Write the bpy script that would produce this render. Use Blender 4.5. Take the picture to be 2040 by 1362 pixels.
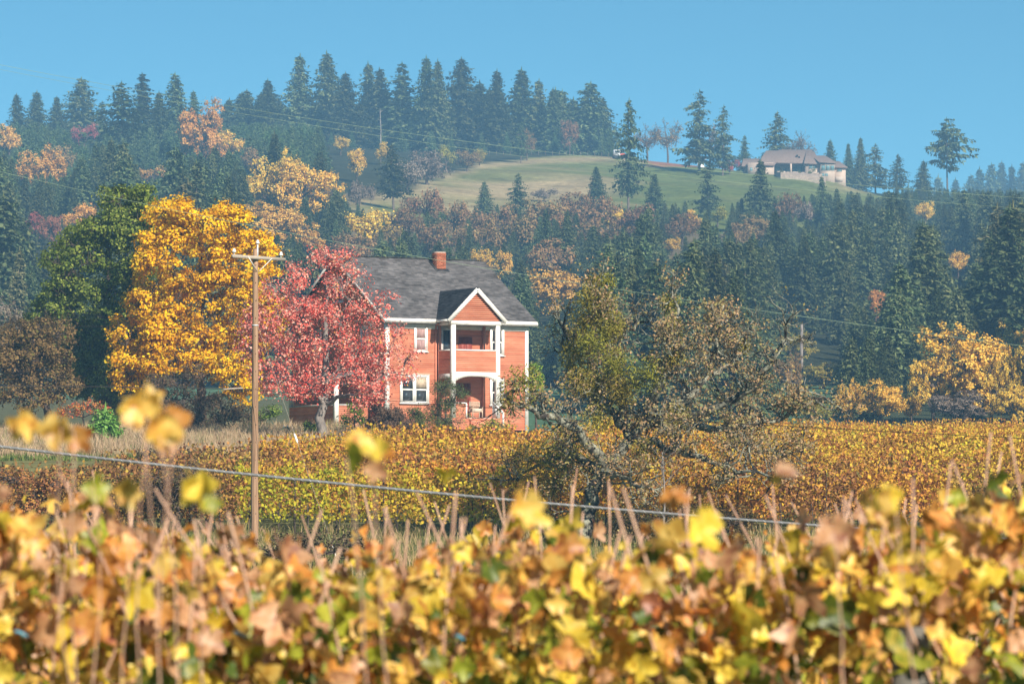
import bpy, math, random
import numpy as np

# ------------------------------------------------------------------ scene, camera, sky, sun
for o in list(bpy.data.objects):
    bpy.data.objects.remove(o)
SC = bpy.context.scene
COL = SC.collection
R = math.radians
FPX, CX, CY, YH, CAMZ = 7650.0, 1020.0, 681.0, 1000.0, 1.75
TILT = math.atan((YH - CY) / FPX)

cam_data = bpy.data.cameras.new('camera')
cam = bpy.data.objects.new('camera', cam_data)
COL.objects.link(cam)
cam.location = (0, 0, CAMZ)
cam.rotation_euler = (math.pi / 2 + TILT, 0, 0)
cam_data.sensor_width = 36.0
cam_data.lens = 135.0
cam_data.clip_start = 0.5
cam_data.clip_end = 6000
cam_data.dof.use_dof = True
cam_data.dof.focus_distance = 215.0
cam_data.dof.aperture_fstop = 9.0
SC.camera = cam

SUN_EL, SUN_AZ = 31.0, 33.0          # azimuth measured to the right of straight behind the camera
sx = math.sin(R(SUN_AZ)) * math.cos(R(SUN_EL))
sy = -math.cos(R(SUN_AZ)) * math.cos(R(SUN_EL))
sz = math.sin(R(SUN_EL))
world = bpy.data.worlds.new('World')
SC.world = world
world.use_nodes = True
wn, wl = world.node_tree.nodes, world.node_tree.links
bg = wn['Background']
sky = wn.new('ShaderNodeTexSky')
sky.sky_type = 'NISHITA'
sky.sun_disc = False
sky.sun_elevation = R(SUN_EL)
sky.sun_rotation = R(180 - SUN_AZ)
sky.air_density = 1.0
sky.dust_density = 0.0
sky.ozone_density = 1.5
tc = wn.new('ShaderNodeTexCoord')
va = wn.new('ShaderNodeVectorMath'); va.operation = 'MULTIPLY'; va.inputs[1].default_value = (1, 1, 2.3)
vn = wn.new('ShaderNodeVectorMath'); vn.operation = 'NORMALIZE'
wl.new(tc.outputs['Generated'], va.inputs[0]); wl.new(va.outputs[0], vn.inputs[0])
wl.new(vn.outputs[0], sky.inputs['Vector'])
tint = wn.new('ShaderNodeMix'); tint.data_type = 'RGBA'; tint.blend_type = 'MULTIPLY'; tint.inputs[0].default_value = 1.0
tint.inputs[7].default_value = (0.46, 1.0, 1.05, 1)      # clear autumn air, slightly cyan sky
wl.new(sky.outputs[0], tint.inputs[6]); wl.new(tint.outputs[2], bg.inputs['Color'])
bg.inputs['Strength'].default_value = 0.066

sun_data = bpy.data.lights.new('sun', 'SUN')
sun_data.energy = 5.0
sun_data.angle = R(0.55)
sun_data.color = (1.0, 0.915, 0.785)
sun = bpy.data.objects.new('sun', sun_data)
COL.objects.link(sun)
from mathutils import Vector
sun.rotation_euler = Vector((sx, sy, sz)).to_track_quat('Z', 'Y').to_euler()
sun.location = (60, -60, 60)

SC.render.engine = 'CYCLES'
SC.view_settings.view_transform = 'Standard'
SC.view_settings.look = 'None'
SC.view_settings.gamma = 1.0
SC.view_settings.use_curve_mapping = False
SC.view_settings.exposure = 0.97

HAZE_DENSITY = 0.00036
HAZE_COLOR = (0.32, 0.66, 1.0)

# ------------------------------------------------------------------ helpers
def at(px, py, Y):
    """world point at depth Y seen at photo pixel px, py"""
    x = (px - CX) / FPX; v = -(py - CY) / FPX
    ct, st = math.cos(TILT), math.sin(TILT)
    d = np.array([x, ct - v * st, st + v * ct])
    return np.array([0, 0, CAMZ]) + d * (Y / d[1])

def proj(x, y, z):
    ct, st = math.cos(TILT), math.sin(TILT)
    z = z - CAMZ
    f = y * ct + z * st
    u = -y * st + z * ct
    return CX + FPX * x / f, CY - FPX * u / f

def norm(a):
    a = np.asarray(a, float)
    return a / np.maximum(np.linalg.norm(a, axis=-1, keepdims=True), 1e-9)

class MB:
    """collects polygons, builds one mesh"""
    def __init__(s):
        s.V = []; s.F = []; s.n = 0; s.M = []
    def add(s, V, F, m=0):
        V = np.asarray(V, float).reshape(-1, 3); F = np.asarray(F, int)
        s.V.append(V); s.F.append(F + s.n); s.n += len(V); s.M.append(m)
        return s
    def box(s, x0, x1, y0, y1, z0, z1, m=0):
        V = [(x, y, z) for z in (z0, z1) for y in (y0, y1) for x in (x0, x1)]
        F = [(0, 2, 3, 1), (4, 5, 7, 6), (0, 1, 5, 4), (1, 3, 7, 5), (3, 2, 6, 7), (2, 0, 4, 6)]
        return s.add(V, F, m)
    def obox(s, o, a, b, c, la, lb, lc, m=0):
        """box spanned by axes a,b,c from o with extents (lo,hi) on each"""
        o, a, b, c = [np.asarray(t, float) for t in (o, a, b, c)]
        V = [o + a * x + b * y + c * z for z in lc for y in lb for x in la]
        F = [(0, 2, 3, 1), (4, 5, 7, 6), (0, 1, 5, 4), (1, 3, 7, 5), (3, 2, 6, 7), (2, 0, 4, 6)]
        return s.add(V, F, m)
    def bar(s, p, q, w, h, m=0, up=(0, 0, 1)):
        p = np.asarray(p, float); q = np.asarray(q, float)
        d = norm(q - p); up = np.asarray(up, float)
        if abs(d @ up) > .98: up = np.array([0, 1., 0])
        r = norm(np.cross(d, up)); u = np.cross(r, d)
        return s.obox(p, d, r, u, (0, np.linalg.norm(q - p)), (-w / 2, w / 2), (-h / 2, h / 2), m)
    def tube(s, P, rad, sides=6, m=0, cap=True):
        P = np.asarray(P, float); n = len(P)
        rad = np.broadcast_to(np.asarray(rad, float), (n,))
        T = np.gradient(P, axis=0); T = norm(T)
        ref = np.array([0.31, 0.17, 0.93]) if abs(T[0][2]) < .8 else np.array([.93, .2, .1])
        A = norm(np.cross(T, ref)); B = np.cross(T, A)
        an = np.arange(sides) * 2 * math.pi / sides
        V = P[:, None, :] + rad[:, None, None] * (np.cos(an)[None, :, None] * A[:, None, :] + np.sin(an)[None, :, None] * B[:, None, :])
        i = np.arange(n - 1)[:, None] * sides; j = np.arange(sides)[None, :]; j2 = (j + 1) % sides
        F = np.stack([i + j, i + j2, i + sides + j2, i + sides + j], -1).reshape(-1, 4)
        s.add(V, F, m)
        if cap:
            k = s.n - sides
            s.F.append(np.array([[k + q for q in range(sides)]])); s.M.append(m)
            s.V.append(np.zeros((0, 3)))
        return s
    def lathe(s, prof, sides=16, m=0, c=(0, 0, 0)):
        prof = np.asarray(prof, float); n = len(prof)
        an = np.arange(sides) * 2 * math.pi / sides
        V = np.stack([prof[:, 0, None] * np.cos(an), prof[:, 0, None] * np.sin(an), np.repeat(prof[:, 1, None], sides, 1)], -1) + np.asarray(c)
        i = np.arange(n - 1)[:, None] * sides; j = np.arange(sides)[None, :]; j2 = (j + 1) % sides
        F = np.stack([i + j, i + j2, i + sides + j2, i + sides + j], -1).reshape(-1, 4)
        return s.add(V, F, m)
    def mesh(s, name, mats, smooth=False):
        V = np.concatenate(s.V) if s.V else np.zeros((0, 3))
        loops = []; starts = []; mi = []; k = 0
        for F, m in zip(s.F, s.M):
            if len(F) == 0: continue
            c = F.shape[1]
            loops.append(F.reshape(-1)); starts.append(k + np.arange(len(F)) * c); k += F.size
            mi.append(np.full(len(F), m))
        me = bpy.data.meshes.new(name)
        if loops:
            loops = np.concatenate(loops).astype(np.int32); starts = np.concatenate(starts).astype(np.int32); mi = np.concatenate(mi).astype(np.int32)
            me.vertices.add(len(V)); me.vertices.foreach_set('co', V.astype(np.float32).ravel())
            me.loops.add(len(loops)); me.loops.foreach_set('vertex_index', loops)
            me.polygons.add(len(starts)); me.polygons.foreach_set('loop_start', starts)
            me.polygons.foreach_set('material_index', mi)
            if smooth: me.polygons.foreach_set('use_smooth', np.ones(len(starts), bool))
            me.update(calc_edges=True)
        for m in (mats if isinstance(mats, (list, tuple)) else [mats]): me.materials.append(m)
        return me
    def build(s, name, mats, parent=None, smooth=False, loc=None):
        o = bpy.data.objects.new(name, s.mesh(name, mats, smooth))
        COL.objects.link(o)
        if parent is not None: o.parent = parent
        if loc is not None: o.location = loc
        return o

def tag(o, label=None, cat=None, group=None, kind=None):
    if label: o['label'] = label
    if cat: o['category'] = cat
    if group: o['group'] = group
    if kind: o['kind'] = kind
    return o

def empty(name, loc=(0, 0, 0), rz=0.0, label=None, cat=None, group=None):
    o = bpy.data.objects.new(name, None); COL.objects.link(o)
    o.empty_display_size = .2
    o.location = tuple(float(t) for t in loc); o.rotation_euler = (0, 0, rz)
    return tag(o, label, cat, group)

def inst(name, me, parent, loc=(0, 0, 0), rot=(0, 0, 0), sc=(1, 1, 1), mat=None):
    o = bpy.data.objects.new(name, me); COL.objects.link(o); o.parent = parent
    o.location = tuple(float(t) for t in loc); o.rotation_euler = rot; o.scale = sc
    if mat is not None:
        o.material_slots[0].link = 'OBJECT'; o.material_slots[0].material = mat
    return o

def leaf_quads(mb, P, N, S, rng, aspect=.75, fold=.12, m=0, down=0.0):
    """n folded diamond leaves at P, facing N, size S"""
    n = len(P); P = np.asarray(P); N = norm(N)
    rv = rng.normal(size=(n, 3)); rv[:, 2] -= down
    T = norm(rv - N * np.sum(rv * N, 1, keepdims=True)); B = np.cross(N, T)
    S = np.asarray(S)[:, None] if np.ndim(S) else np.full((n, 1), S)
    V = np.stack([P - T * S * .5, P + B * S * .5 * aspect + N * S * fold + T * S * .06, P + T * S * .55, P - B * S * .5 * aspect + N * S * fold + T * S * .06], 1)
    F = np.arange(n * 4).reshape(n, 4)
    mb.add(V, F, m)

# ------------------------------------------------------------------ materials
def mat_new(name):
    m = bpy.data.materials.new(name); m.use_nodes = True
    nt = m.node_tree; nt.nodes.clear()
    out = nt.nodes.new('ShaderNodeOutputMaterial')
    return m, nt.nodes, nt.links, out

def ramp(nodes, cols, pos=None, interp='LINEAR'):
    r = nodes.new('ShaderNodeValToRGB'); cr = r.color_ramp; cr.interpolation = interp
    n = len(cols); pos = pos or [i / max(1, n - 1) for i in range(n)]
    while len(cr.elements) < n: cr.elements.new(.5)
    for e, p, c in zip(cr.elements, pos, cols):
        e.position = p; e.color = (*c, 1)
    return r

def leaf_mat(name, cols, pos=None, trans=.3, objvar=.12, clump=None, clump_amt=.35, gloss=0.0, hue=.02):
    """colour per leaf (random per island), shifted per object and by a soft world noise"""
    m, N, L, out = mat_new(name)
    g = N.new('ShaderNodeNewGeometry'); oi = N.new('ShaderNodeObjectInfo')
    fac = g.outputs['Random Per Island']
    if clump:
        nz = N.new('ShaderNodeTexNoise'); nz.inputs['Scale'].default_value = clump; nz.inputs['Detail'].default_value = 2
        L.new(g.outputs['Position'], nz.inputs['Vector'])
        mx = N.new('ShaderNodeMath'); mx.operation = 'MULTIPLY_ADD'
        sb = N.new('ShaderNodeMath'); sb.operation = 'SUBTRACT'; sb.inputs[1].default_value = .5
        L.new(nz.outputs['Fac'], sb.inputs[0]); L.new(sb.outputs[0], mx.inputs[0]); mx.inputs[1].default_value = clump_amt * 3
        L.new(fac, mx.inputs[2]); mx.use_clamp = True; fac = mx.outputs[0]
    r = ramp(N, cols, pos); L.new(fac, r.inputs[0])
    hs = N.new('ShaderNodeHueSaturation'); L.new(r.outputs[0], hs.inputs['Color'])
    mr = N.new('ShaderNodeMapRange'); mr.inputs['To Min'].default_value = 1 - objvar; mr.inputs['To Max'].default_value = 1 + objvar
    L.new(oi.outputs['Random'], mr.inputs['Value']); L.new(mr.outputs[0], hs.inputs['Value'])
    mr2 = N.new('ShaderNodeMapRange'); mr2.inputs['To Min'].default_value = .5 - hue; mr2.inputs['To Max'].default_value = .5 + hue
    m7 = N.new('ShaderNodeMath'); m7.operation = 'MULTIPLY'; m7.inputs[1].default_value = 7.31
    fr = N.new('ShaderNodeMath'); fr.operation = 'FRACT'
    L.new(oi.outputs['Random'], m7.inputs[0]); L.new(m7.outputs[0], fr.inputs[0]); L.new(fr.outputs[0], mr2.inputs['Value'])
    L.new(mr2.outputs[0], hs.inputs['Hue'])
    d = N.new('ShaderNodeBsdfDiffuse'); t = N.new('ShaderNodeBsdfTranslucent'); mix = N.new('ShaderNodeMixShader')
    L.new(hs.outputs[0], d.inputs[0]); L.new(hs.outputs[0], t.inputs[0]); mix.inputs[0].default_value = trans
    L.new(d.outputs[0], mix.inputs[1]); L.new(t.outputs[0], mix.inputs[2])
    last = mix
    if gloss:
        gl = N.new('ShaderNodeBsdfGlossy'); gl.inputs['Roughness'].default_value = .42
        gl.inputs['Color'].default_value = (.9, .95, 1, 1)
        m2 = N.new('ShaderNodeMixShader'); m2.inputs[0].default_value = gloss
        L.new(mix.outputs[0], m2.inputs[1]); L.new(gl.outputs[0], m2.inputs[2]); last = m2
    L.new(last.outputs[0], out.inputs[0])
    return m

def solid_mat(name, col, rough=.7, var=.15, scale=4.0, stretch=(1, 1, 1), island=0.0, spec=.3, bump=0.0, coords='Object', metal=0.0, col2=None, thr=(.35, .65)):
    """painted / wooden / stone surface with noise mottling"""
    m, N, L, out = mat_new(name)
    tcn = N.new('ShaderNodeTexCoord'); mp = N.new('ShaderNodeMapping'); mp.inputs['Scale'].default_value = stretch
    L.new(tcn.outputs[coords], mp.inputs['Vector'])
    nz = N.new('ShaderNodeTexNoise'); nz.inputs['Scale'].default_value = scale; nz.inputs['Detail'].default_value = 5; nz.inputs['Roughness'].default_value = .62
    L.new(mp.outputs[0], nz.inputs['Vector'])
    lo = tuple(c * (1 - var) for c in col); hi = tuple(min(1, c * (1 + var)) for c in col)
    if col2: hi = col2; lo = col
    r = ramp(N, [lo, hi], [thr[0], thr[1]]); L.new(nz.outputs['Fac'], r.inputs[0])
    c = r.outputs[0]
    if island:
        g = N.new('ShaderNodeNewGeometry'); hs = N.new('ShaderNodeHueSaturation'); mr = N.new('ShaderNodeMapRange')
        mr.inputs['To Min'].default_value = 1 - island; mr.inputs['To Max'].default_value = 1 + island
        L.new(g.outputs['Random Per Island'], mr.inputs['Value']); L.new(mr.outputs[0], hs.inputs['Value']); L.new(c, hs.inputs['Color']); c = hs.outputs[0]
    p = N.new('ShaderNodeBsdfPrincipled'); L.new(c, p.inputs['Base Color'])
    p.inputs['Roughness'].default_value = rough; p.inputs['Metallic'].default_value = metal
    p.inputs['Specular IOR Level'].default_value = spec
    if bump:
        b = N.new('ShaderNodeBump'); b.inputs['Strength'].default_value = bump; b.inputs['Distance'].default_value = .03
        L.new(nz.outputs['Fac'], b.inputs['Height']); L.new(b.outputs[0], p.inputs['Normal'])
    L.new(p.outputs[0], out.inputs[0])
    return m

def glass_mat(name, col=(.03, .035, .04)):
    m, N, L, out = mat_new(name)
    p = N.new('ShaderNodeBsdfPrincipled'); p.inputs['Base Color'].default_value = (*col, 1)
    p.inputs['Roughness'].default_value = .06; p.inputs['Specular IOR Level'].default_value = .8
    tcn = N.new('ShaderNodeTexCoord'); nz = N.new('ShaderNodeTexNoise'); nz.inputs['Scale'].default_value = 1.7
    b = N.new('ShaderNodeBump'); b.inputs['Strength'].default_value = .12; b.inputs['Distance'].default_value = .02
    L.new(tcn.outputs['Object'], nz.inputs['Vector']); L.new(nz.outputs['Fac'], b.inputs['Height']); L.new(b.outputs[0], p.inputs['Normal'])
    L.new(p.outputs[0], out.inputs[0])
    return m

M = {}
M['siding'] = solid_mat('red_siding', (.55, .18, .10), .75, .2, .8, (1, 1, 2.5), island=.16, col2=(.66, .27, .165), thr=(.4, .75))
M['white'] = solid_mat('white_paint', (.72, .70, .66), .6, .1, 2.2, (1, 1, 1.4), col2=(.50, .47, .42), thr=(.5, .78))
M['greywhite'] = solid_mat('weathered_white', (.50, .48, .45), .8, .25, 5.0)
M['shingle'] = solid_mat('roof_shingle', (.082, .077, .079), .9, .3, .9, (1, 1, 1), island=.35, spec=.15)
M['brick'] = solid_mat('chimney_brick', (.36, .12, .065), .9, .25, 9, island=.28, spec=.1)
M['mortar'] = solid_mat('mortar', (.30, .24, .20), .95, .2, 20)
M['flash'] = solid_mat('lead_flashing', (.03, .03, .032), .6, .2, 8)
M['darkred'] = solid_mat('dark_red_paint', (.24, .05, .035), .6, .15, 3)
M['glass'] = glass_mat('window_glass')
M['curtain'] = solid_mat('curtain', (.32, .20, .19), .9, .25, 3, (6, 6, 1))
M['polewood'] = solid_mat('weathered_pole_wood', (.17, .095, .055), .9, .4, 2.2, (9, 9, .35), bump=.4, col2=(.36, .225, .14))
M['armwood'] = solid_mat('grey_arm_wood', (.33, .28, .23), .9, .3, 5, (2, 9, 9))
M['porcelain'] = solid_mat('porcelain', (.75, .74, .70), .25, .05, 4)
M['galv'] = solid_mat('galvanised_steel', (.52, .53, .53), .5, .15, 12, metal=.3)
M['cable'] = solid_mat('cable_sheath', (.15, .148, .148), .5, .2, 2.0)
M['wire'] = solid_mat('weathered_copper_wire', (.22, .30, .20), .6, .2, .3)
M['darkwire'] = solid_mat('dark_wire', (.035, .033, .035), .6, .2, .3)
M['bark'] = solid_mat('brown_bark', (.085, .062, .048), .95, .4, 7, (1, 1, .3), bump=.5)
M['greybark'] = solid_mat('grey_bark', (.10, .085, .075), .95, .4, 4, (1, 1, .35), bump=.6, col2=(.27, .235, .21))
M['lichen'] = solid_mat('lichened_bark', (.030, .024, .019), .95, .3, 4.5, col2=(.27, .265, .20), thr=(.43, .62))
M['firbark'] = solid_mat('fir_bark', (.12, .09, .07), .95, .3, 2)
M['cane'] = solid_mat('vine_cane', (.34, .18, .12), .7, .35, 6, (1, 1, 1), col2=(.56, .36, .25))
M['vinetrunk'] = solid_mat('vine_trunk', (.07, .052, .04), .95, .35, 9)
M['greypost'] = solid_mat('grey_post', (.10, .092, .08), .9, .35, 9, (1, 1, .3))
M['tanwall'] = solid_mat('tan_stucco', (.42, .325, .26), .9, .08, 1)
M['tanroof'] = solid_mat('brown_roof', (.20, .145, .12), .9, .2, 3, island=.2, spec=.1)
M['tantrim'] = solid_mat('tan_trim', (.40, .33, .27), .8, .1, 1)
M['stone'] = solid_mat('terrace_stone', (.30, .23, .18), .95, .3, 2, island=.35)
M['cabin'] = solid_mat('cabin_wall', (.10, .035, .03), .9, .3, 1)
M['wicker'] = solid_mat('wicker', (.42, .33, .24), .8, .25, 12)
M['cushion'] = solid_mat('cushion', (.55, .47, .40), .9, .1, 4)
M['hose'] = solid_mat('green_hose', (.02, .22, .12), .5, .2, 6)
M['blue'] = solid_mat('blue_tie', (.08, .26, .36), .6, .1, 6)
M['white_metal'] = solid_mat('white_sheet_metal', (.66, .68, .70), .5, .08, 2)
M['orange'] = solid_mat('orange_paint', (.5, .08, .03), .5, .1, 2)
M['tyre'] = solid_mat('tyre_rubber', (.02, .02, .02), .8, .1, 2)

L_yel = leaf_mat('maple_leaf', [(.42, .18, .008), (.76, .36, .008), (.85, .48, .012), (.86, .60, .025), (.52, .40, .03)], [0, .3, .58, .86, 1], .32, .03, .35, .25)
L_green = leaf_mat('evergreen_leaf', [(.05, .09, .016), (.11, .17, .027), (.19, .25, .042), (.30, .35, .08)], [0, .4, .8, 1], .28, .05, .4, .15)
L_red = leaf_mat('red_leaf', [(.62, .08, .055), (.82, .20, .15), (.88, .38, .29), (.86, .56, .42), (.68, .36, .08)], [0, .35, .7, .93, 1], .4, .03, .5, .22)
L_brown = leaf_mat('brown_leaf', [(.10, .065, .03), (.19, .12, .05), (.25, .15, .07), (.13, .12, .035)], None, .25, .06, .5, .2)
L_oak = leaf_mat('oak_leaf', [(.17, .13, .065), (.33, .24, .115), (.48, .33, .17), (.34, .31, .11), (.22, .21, .08)], None, .25, .06, .5, .25)
L_mist = leaf_mat('mistletoe', [(.15, .14, .024), (.26, .23, .04), (.37, .31, .07)], None, .25, .06)
L_shrubp = leaf_mat('plum_shrub_leaf', [(.08, .05, .038), (.14, .09, .06), (.20, .13, .09)], None, .2, .06)
L_shrubg = leaf_mat('green_shrub_leaf', [(.06, .085, .022), (.11, .135, .04), (.19, .19, .075)], None, .25, .06)
L_lime = leaf_mat('lime_leaf', [(.08, .16, .02), (.17, .28, .035), (.28, .36, .06)], None, .35, .06)
L_pine = leaf_mat('young_pine_needles', [(.12, .24, .035), (.21, .35, .07), (.30, .44, .12)], None, .25, .06)
L_dark = leaf_mat('dark_bush_leaf', [(.055, .042, .03), (.11, .075, .05), (.15, .09, .06), (.10, .10, .04)], None, .2, .06, .6, .2)
L_mix = leaf_mat('red_orange_bush_leaf', [(.5, .05, .05), (.6, .25, .05), (.45, .28, .1), (.2, .2, .05)], None, .3, .06)
L_vine = leaf_mat('vineyard_leaf', [(.24, .10, .04), (.46, .22, .06), (.62, .34, .055), (.70, .47, .05), (.36, .31, .05)], [0, .26, .52, .82, 1], .3, .08, .16, .45)
L_vineg = leaf_mat('lower_row_leaf', [(.34, .17, .04), (.58, .40, .04), (.50, .41, .04), (.30, .30, .035)], None, .35, .06, .3, .3)
L_vineb = leaf_mat('browner_vine_leaf', [(.14, .07, .035), (.28, .14, .06), (.42, .22, .08), (.50, .30, .06), (.16, .15, .05)], [0, .35, .65, .9, 1], .3, .06, .15, .3)
L_fir = leaf_mat('fir_needles', [(.040, .062, .029), (.085, .115, .048), (.155, .17, .075)], None, .12, .42, hue=.025)
L_fir2 = leaf_mat('olive_fir_needles', [(.06, .065, .03), (.115, .115, .05), (.18, .165, .08)], None, .12, .3, hue=.02)
L_young = leaf_mat('young_fir_needles', [(.055, .095, .04), (.095, .15, .06), (.14, .185, .08)], None, .15, .2, hue=.02)
L_hy = leaf_mat('hill_yellow_leaf', [(.55, .30, .035), (.76, .46, .06), (.80, .55, .10), (.52, .42, .10)], None, .3, .15, hue=.008)
L_ho = leaf_mat('hill_orange_leaf', [(.46, .21, .05), (.70, .36, .08), (.76, .47, .14)], None, .3, .15, hue=.015)
L_hb = leaf_mat('hill_brown_leaf', [(.17, .095, .05), (.28, .155, .075), (.36, .21, .10), (.20, .17, .07)], None, .3, .2, hue=.02)
L_hr = leaf_mat('hill_pink_leaf', [(.30, .075, .06), (.42, .13, .10), (.40, .20, .14)], None, .3, .1)
L_hg = leaf_mat('hill_grey_twigs', [(.16, .12, .10), (.24, .19, .16), (.30, .22, .17)], None, .2, .15)
L_hyg = leaf_mat('hill_yellowgreen_leaf', [(.20, .22, .05), (.36, .32, .06), (.48, .36, .07)], None, .3, .1)
L_crim = leaf_mat('crimson_bush_leaf', [(.35, .02, .05), (.5, .06, .08), (.4, .12, .08)], None, .3, .1)
L_grass = leaf_mat('dry_grass_blade', [(.34, .25, .14), (.48, .36, .20), (.55, .43, .27), (.22, .24, .08)], [0, .4, .75, 1], .3, .05, .15, .35)
L_ggrass = leaf_mat('green_grass_blade', [(.07, .11, .025), (.12, .17, .04), (.24, .26, .08)], None, .3, .05, .2, .3)

L_weed = leaf_mat('weedy_blade', [(.10, .14, .035), (.20, .20, .06), (.36, .28, .13), (.46, .35, .19)], None, .3, .05, .3, .5)

def ground_mat(name, forest=False):
    m, N, L, out = mat_new(name)
    at_ = N.new('ShaderNodeVertexColor'); at_.layer_name = 'soil'
    g = N.new('ShaderNodeNewGeometry')
    nz = N.new('ShaderNodeTexNoise'); nz.inputs['Scale'].default_value = .09 if forest else .7; nz.inputs['Detail'].default_value = 8; nz.inputs['Roughness'].default_value = .7
    L.new(g.outputs['Position'], nz.inputs['Vector'])
    nz2 = N.new('ShaderNodeTexNoise'); nz2.inputs['Scale'].default_value = .6 if forest else 9; nz2.inputs['Detail'].default_value = 4
    L.new(g.outputs['Position'], nz2.inputs['Vector'])
    mr = N.new('ShaderNodeMapRange'); mr.inputs['From Min'].default_value = .3; mr.inputs['From Max'].default_value = .7
    mr.inputs['To Min'].default_value = .62; mr.inputs['To Max'].default_value = 1.38
    L.new(nz.outputs['Fac'], mr.inputs['Value'])
    mr2 = N.new('ShaderNodeMapRange'); mr2.inputs['From Min'].default_value = .3; mr2.inputs['From Max'].default_value = .7
    mr2.inputs['To Min'].default_value = .75; mr2.inputs['To Max'].default_value = 1.25
    L.new(nz2.outputs['Fac'], mr2.inputs['Value'])
    mu = N.new('ShaderNodeMath'); mu.operation = 'MULTIPLY'; L.new(mr.outputs[0], mu.inputs[0]); L.new(mr2.outputs[0], mu.inputs[1])
    hs = N.new('ShaderNodeHueSaturation'); L.new(at_.outputs['Color'], hs.inputs['Color']); L.new(mu.outputs[0], hs.inputs['Value'])
    d = N.new('ShaderNodeBsdfDiffuse'); L.new(hs.outputs[0], d.inputs[0])
    b = N.new('ShaderNodeBump'); b.inputs['Strength'].default_value = .6; b.inputs['Distance'].default_value = .5 if forest else .08
    L.new(nz2.outputs['Fac'], b.inputs['Height']); L.new(b.outputs[0], d.inputs['Normal'])
    L.new(d.outputs[0], out.inputs[0])
    return m
M['ground'] = ground_mat('ground_cover'); M['hill'] = ground_mat('hill_cover', True)

# ------------------------------------------------------------------ terrain
def sm(t):
    t = np.clip(t, 0, 1); return t * t * (3 - 2 * t)
PY = [-300, 0, 25, 60, 100, 119, 135, 180, 222, 245, 300, 420, 480]
PZ = [0, 0, -.1, -1.3, -.7, .05, 1.0, 3.5, 5.75, 6.05, 7.5, 13.0, 17.0]
RX = [-900, 0, 300, 600, 800, 1000, 1200, 1400, 1600, 1750, 1900, 2040, 2600, 3200]
RY = [330, 290, 280, 272, 296, 310, 315, 325, 345, 385, 412, 430, 480, 520]
def H(x, y):
    x = np.asarray(x, float); y = np.asarray(y, float)
    px = np.clip(CX + FPX * x / np.maximum(y, 60), -900, 3200)
    z = np.interp(y, PY, PZ)
    w = sm((px - 1080) / 420)                                    # lower crest to the right of the house
    z = z - 1.55 * w * sm((y - 150) / 70) * (1 - sm((y - 300) / 120))
    zr = CAMZ + (YH - np.interp(px, RX, RY)) / FPX * 1100
    t = np.clip((y - 480) / 620, 0, 1)
    hill = 17.0 + (zr - 17.0) * (t * .93 + .07 * sm(t))
    z = np.where(y > 480, hill, z)
    back = np.where(y > 1100, (y - 1100), 0)
    z = np.where(y > 1100, zr - np.minimum(back * .10, 60 + 0 * back), z)
    far = 128 * np.exp(-((y - 1850) / 330.0) ** 2) * sm((px - 1500) / 500) * sm((y - 1150) / 300)
    z = np.where(y > 1150, np.maximum(z, far + 6), z)
    z = z + np.where(y > 430, 1.2 * np.sin(x * .05 + y * .021) * np.sin(y * .033) * sm((y - 430) / 80), 0)
    z = z + 1.9 * np.exp(-((x - 86) / 15.0) ** 2 - ((y - 1056) / 14.0) ** 2)      # levelled pad of the hilltop house
    return z
def ground_y(px, base_y, lo=300, hi=1098):
    Y = np.arange(lo, hi, 1.0); X = (px - CX) / FPX * Y
    _, py = proj(X, Y, H(X, Y))
    k = np.where(py <= base_y)[0]
    return float(Y[k[0]]) if len(k) else hi
def gpt(px, Y):
    """ground point in the direction of pixel column px at depth Y"""
    x = (px - CX) / FPX * Y
    return np.array([x, Y, float(H(x, Y))])

def poly_in(px, py, poly):
    inside = np.zeros(np.shape(px), bool); n = len(poly); j = n - 1
    for i in range(n):
        xi, yi = poly[i]; xj, yj = poly[j]
        c = ((yi > py) != (yj > py)) & (px < (xj - xi) * (py - yi) / (yj - yi + 1e-9) + xi)
        inside ^= c; j = i
    return inside
MEADOW = [(690, 425), (700, 408), (790, 385), (880, 350), (960, 326), (1080, 312), (1220, 308), (1400, 316), (1500, 330), (1700, 352), (1765, 390), (1740, 450), (1500, 470), (1200, 460), (900, 455)]

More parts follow.
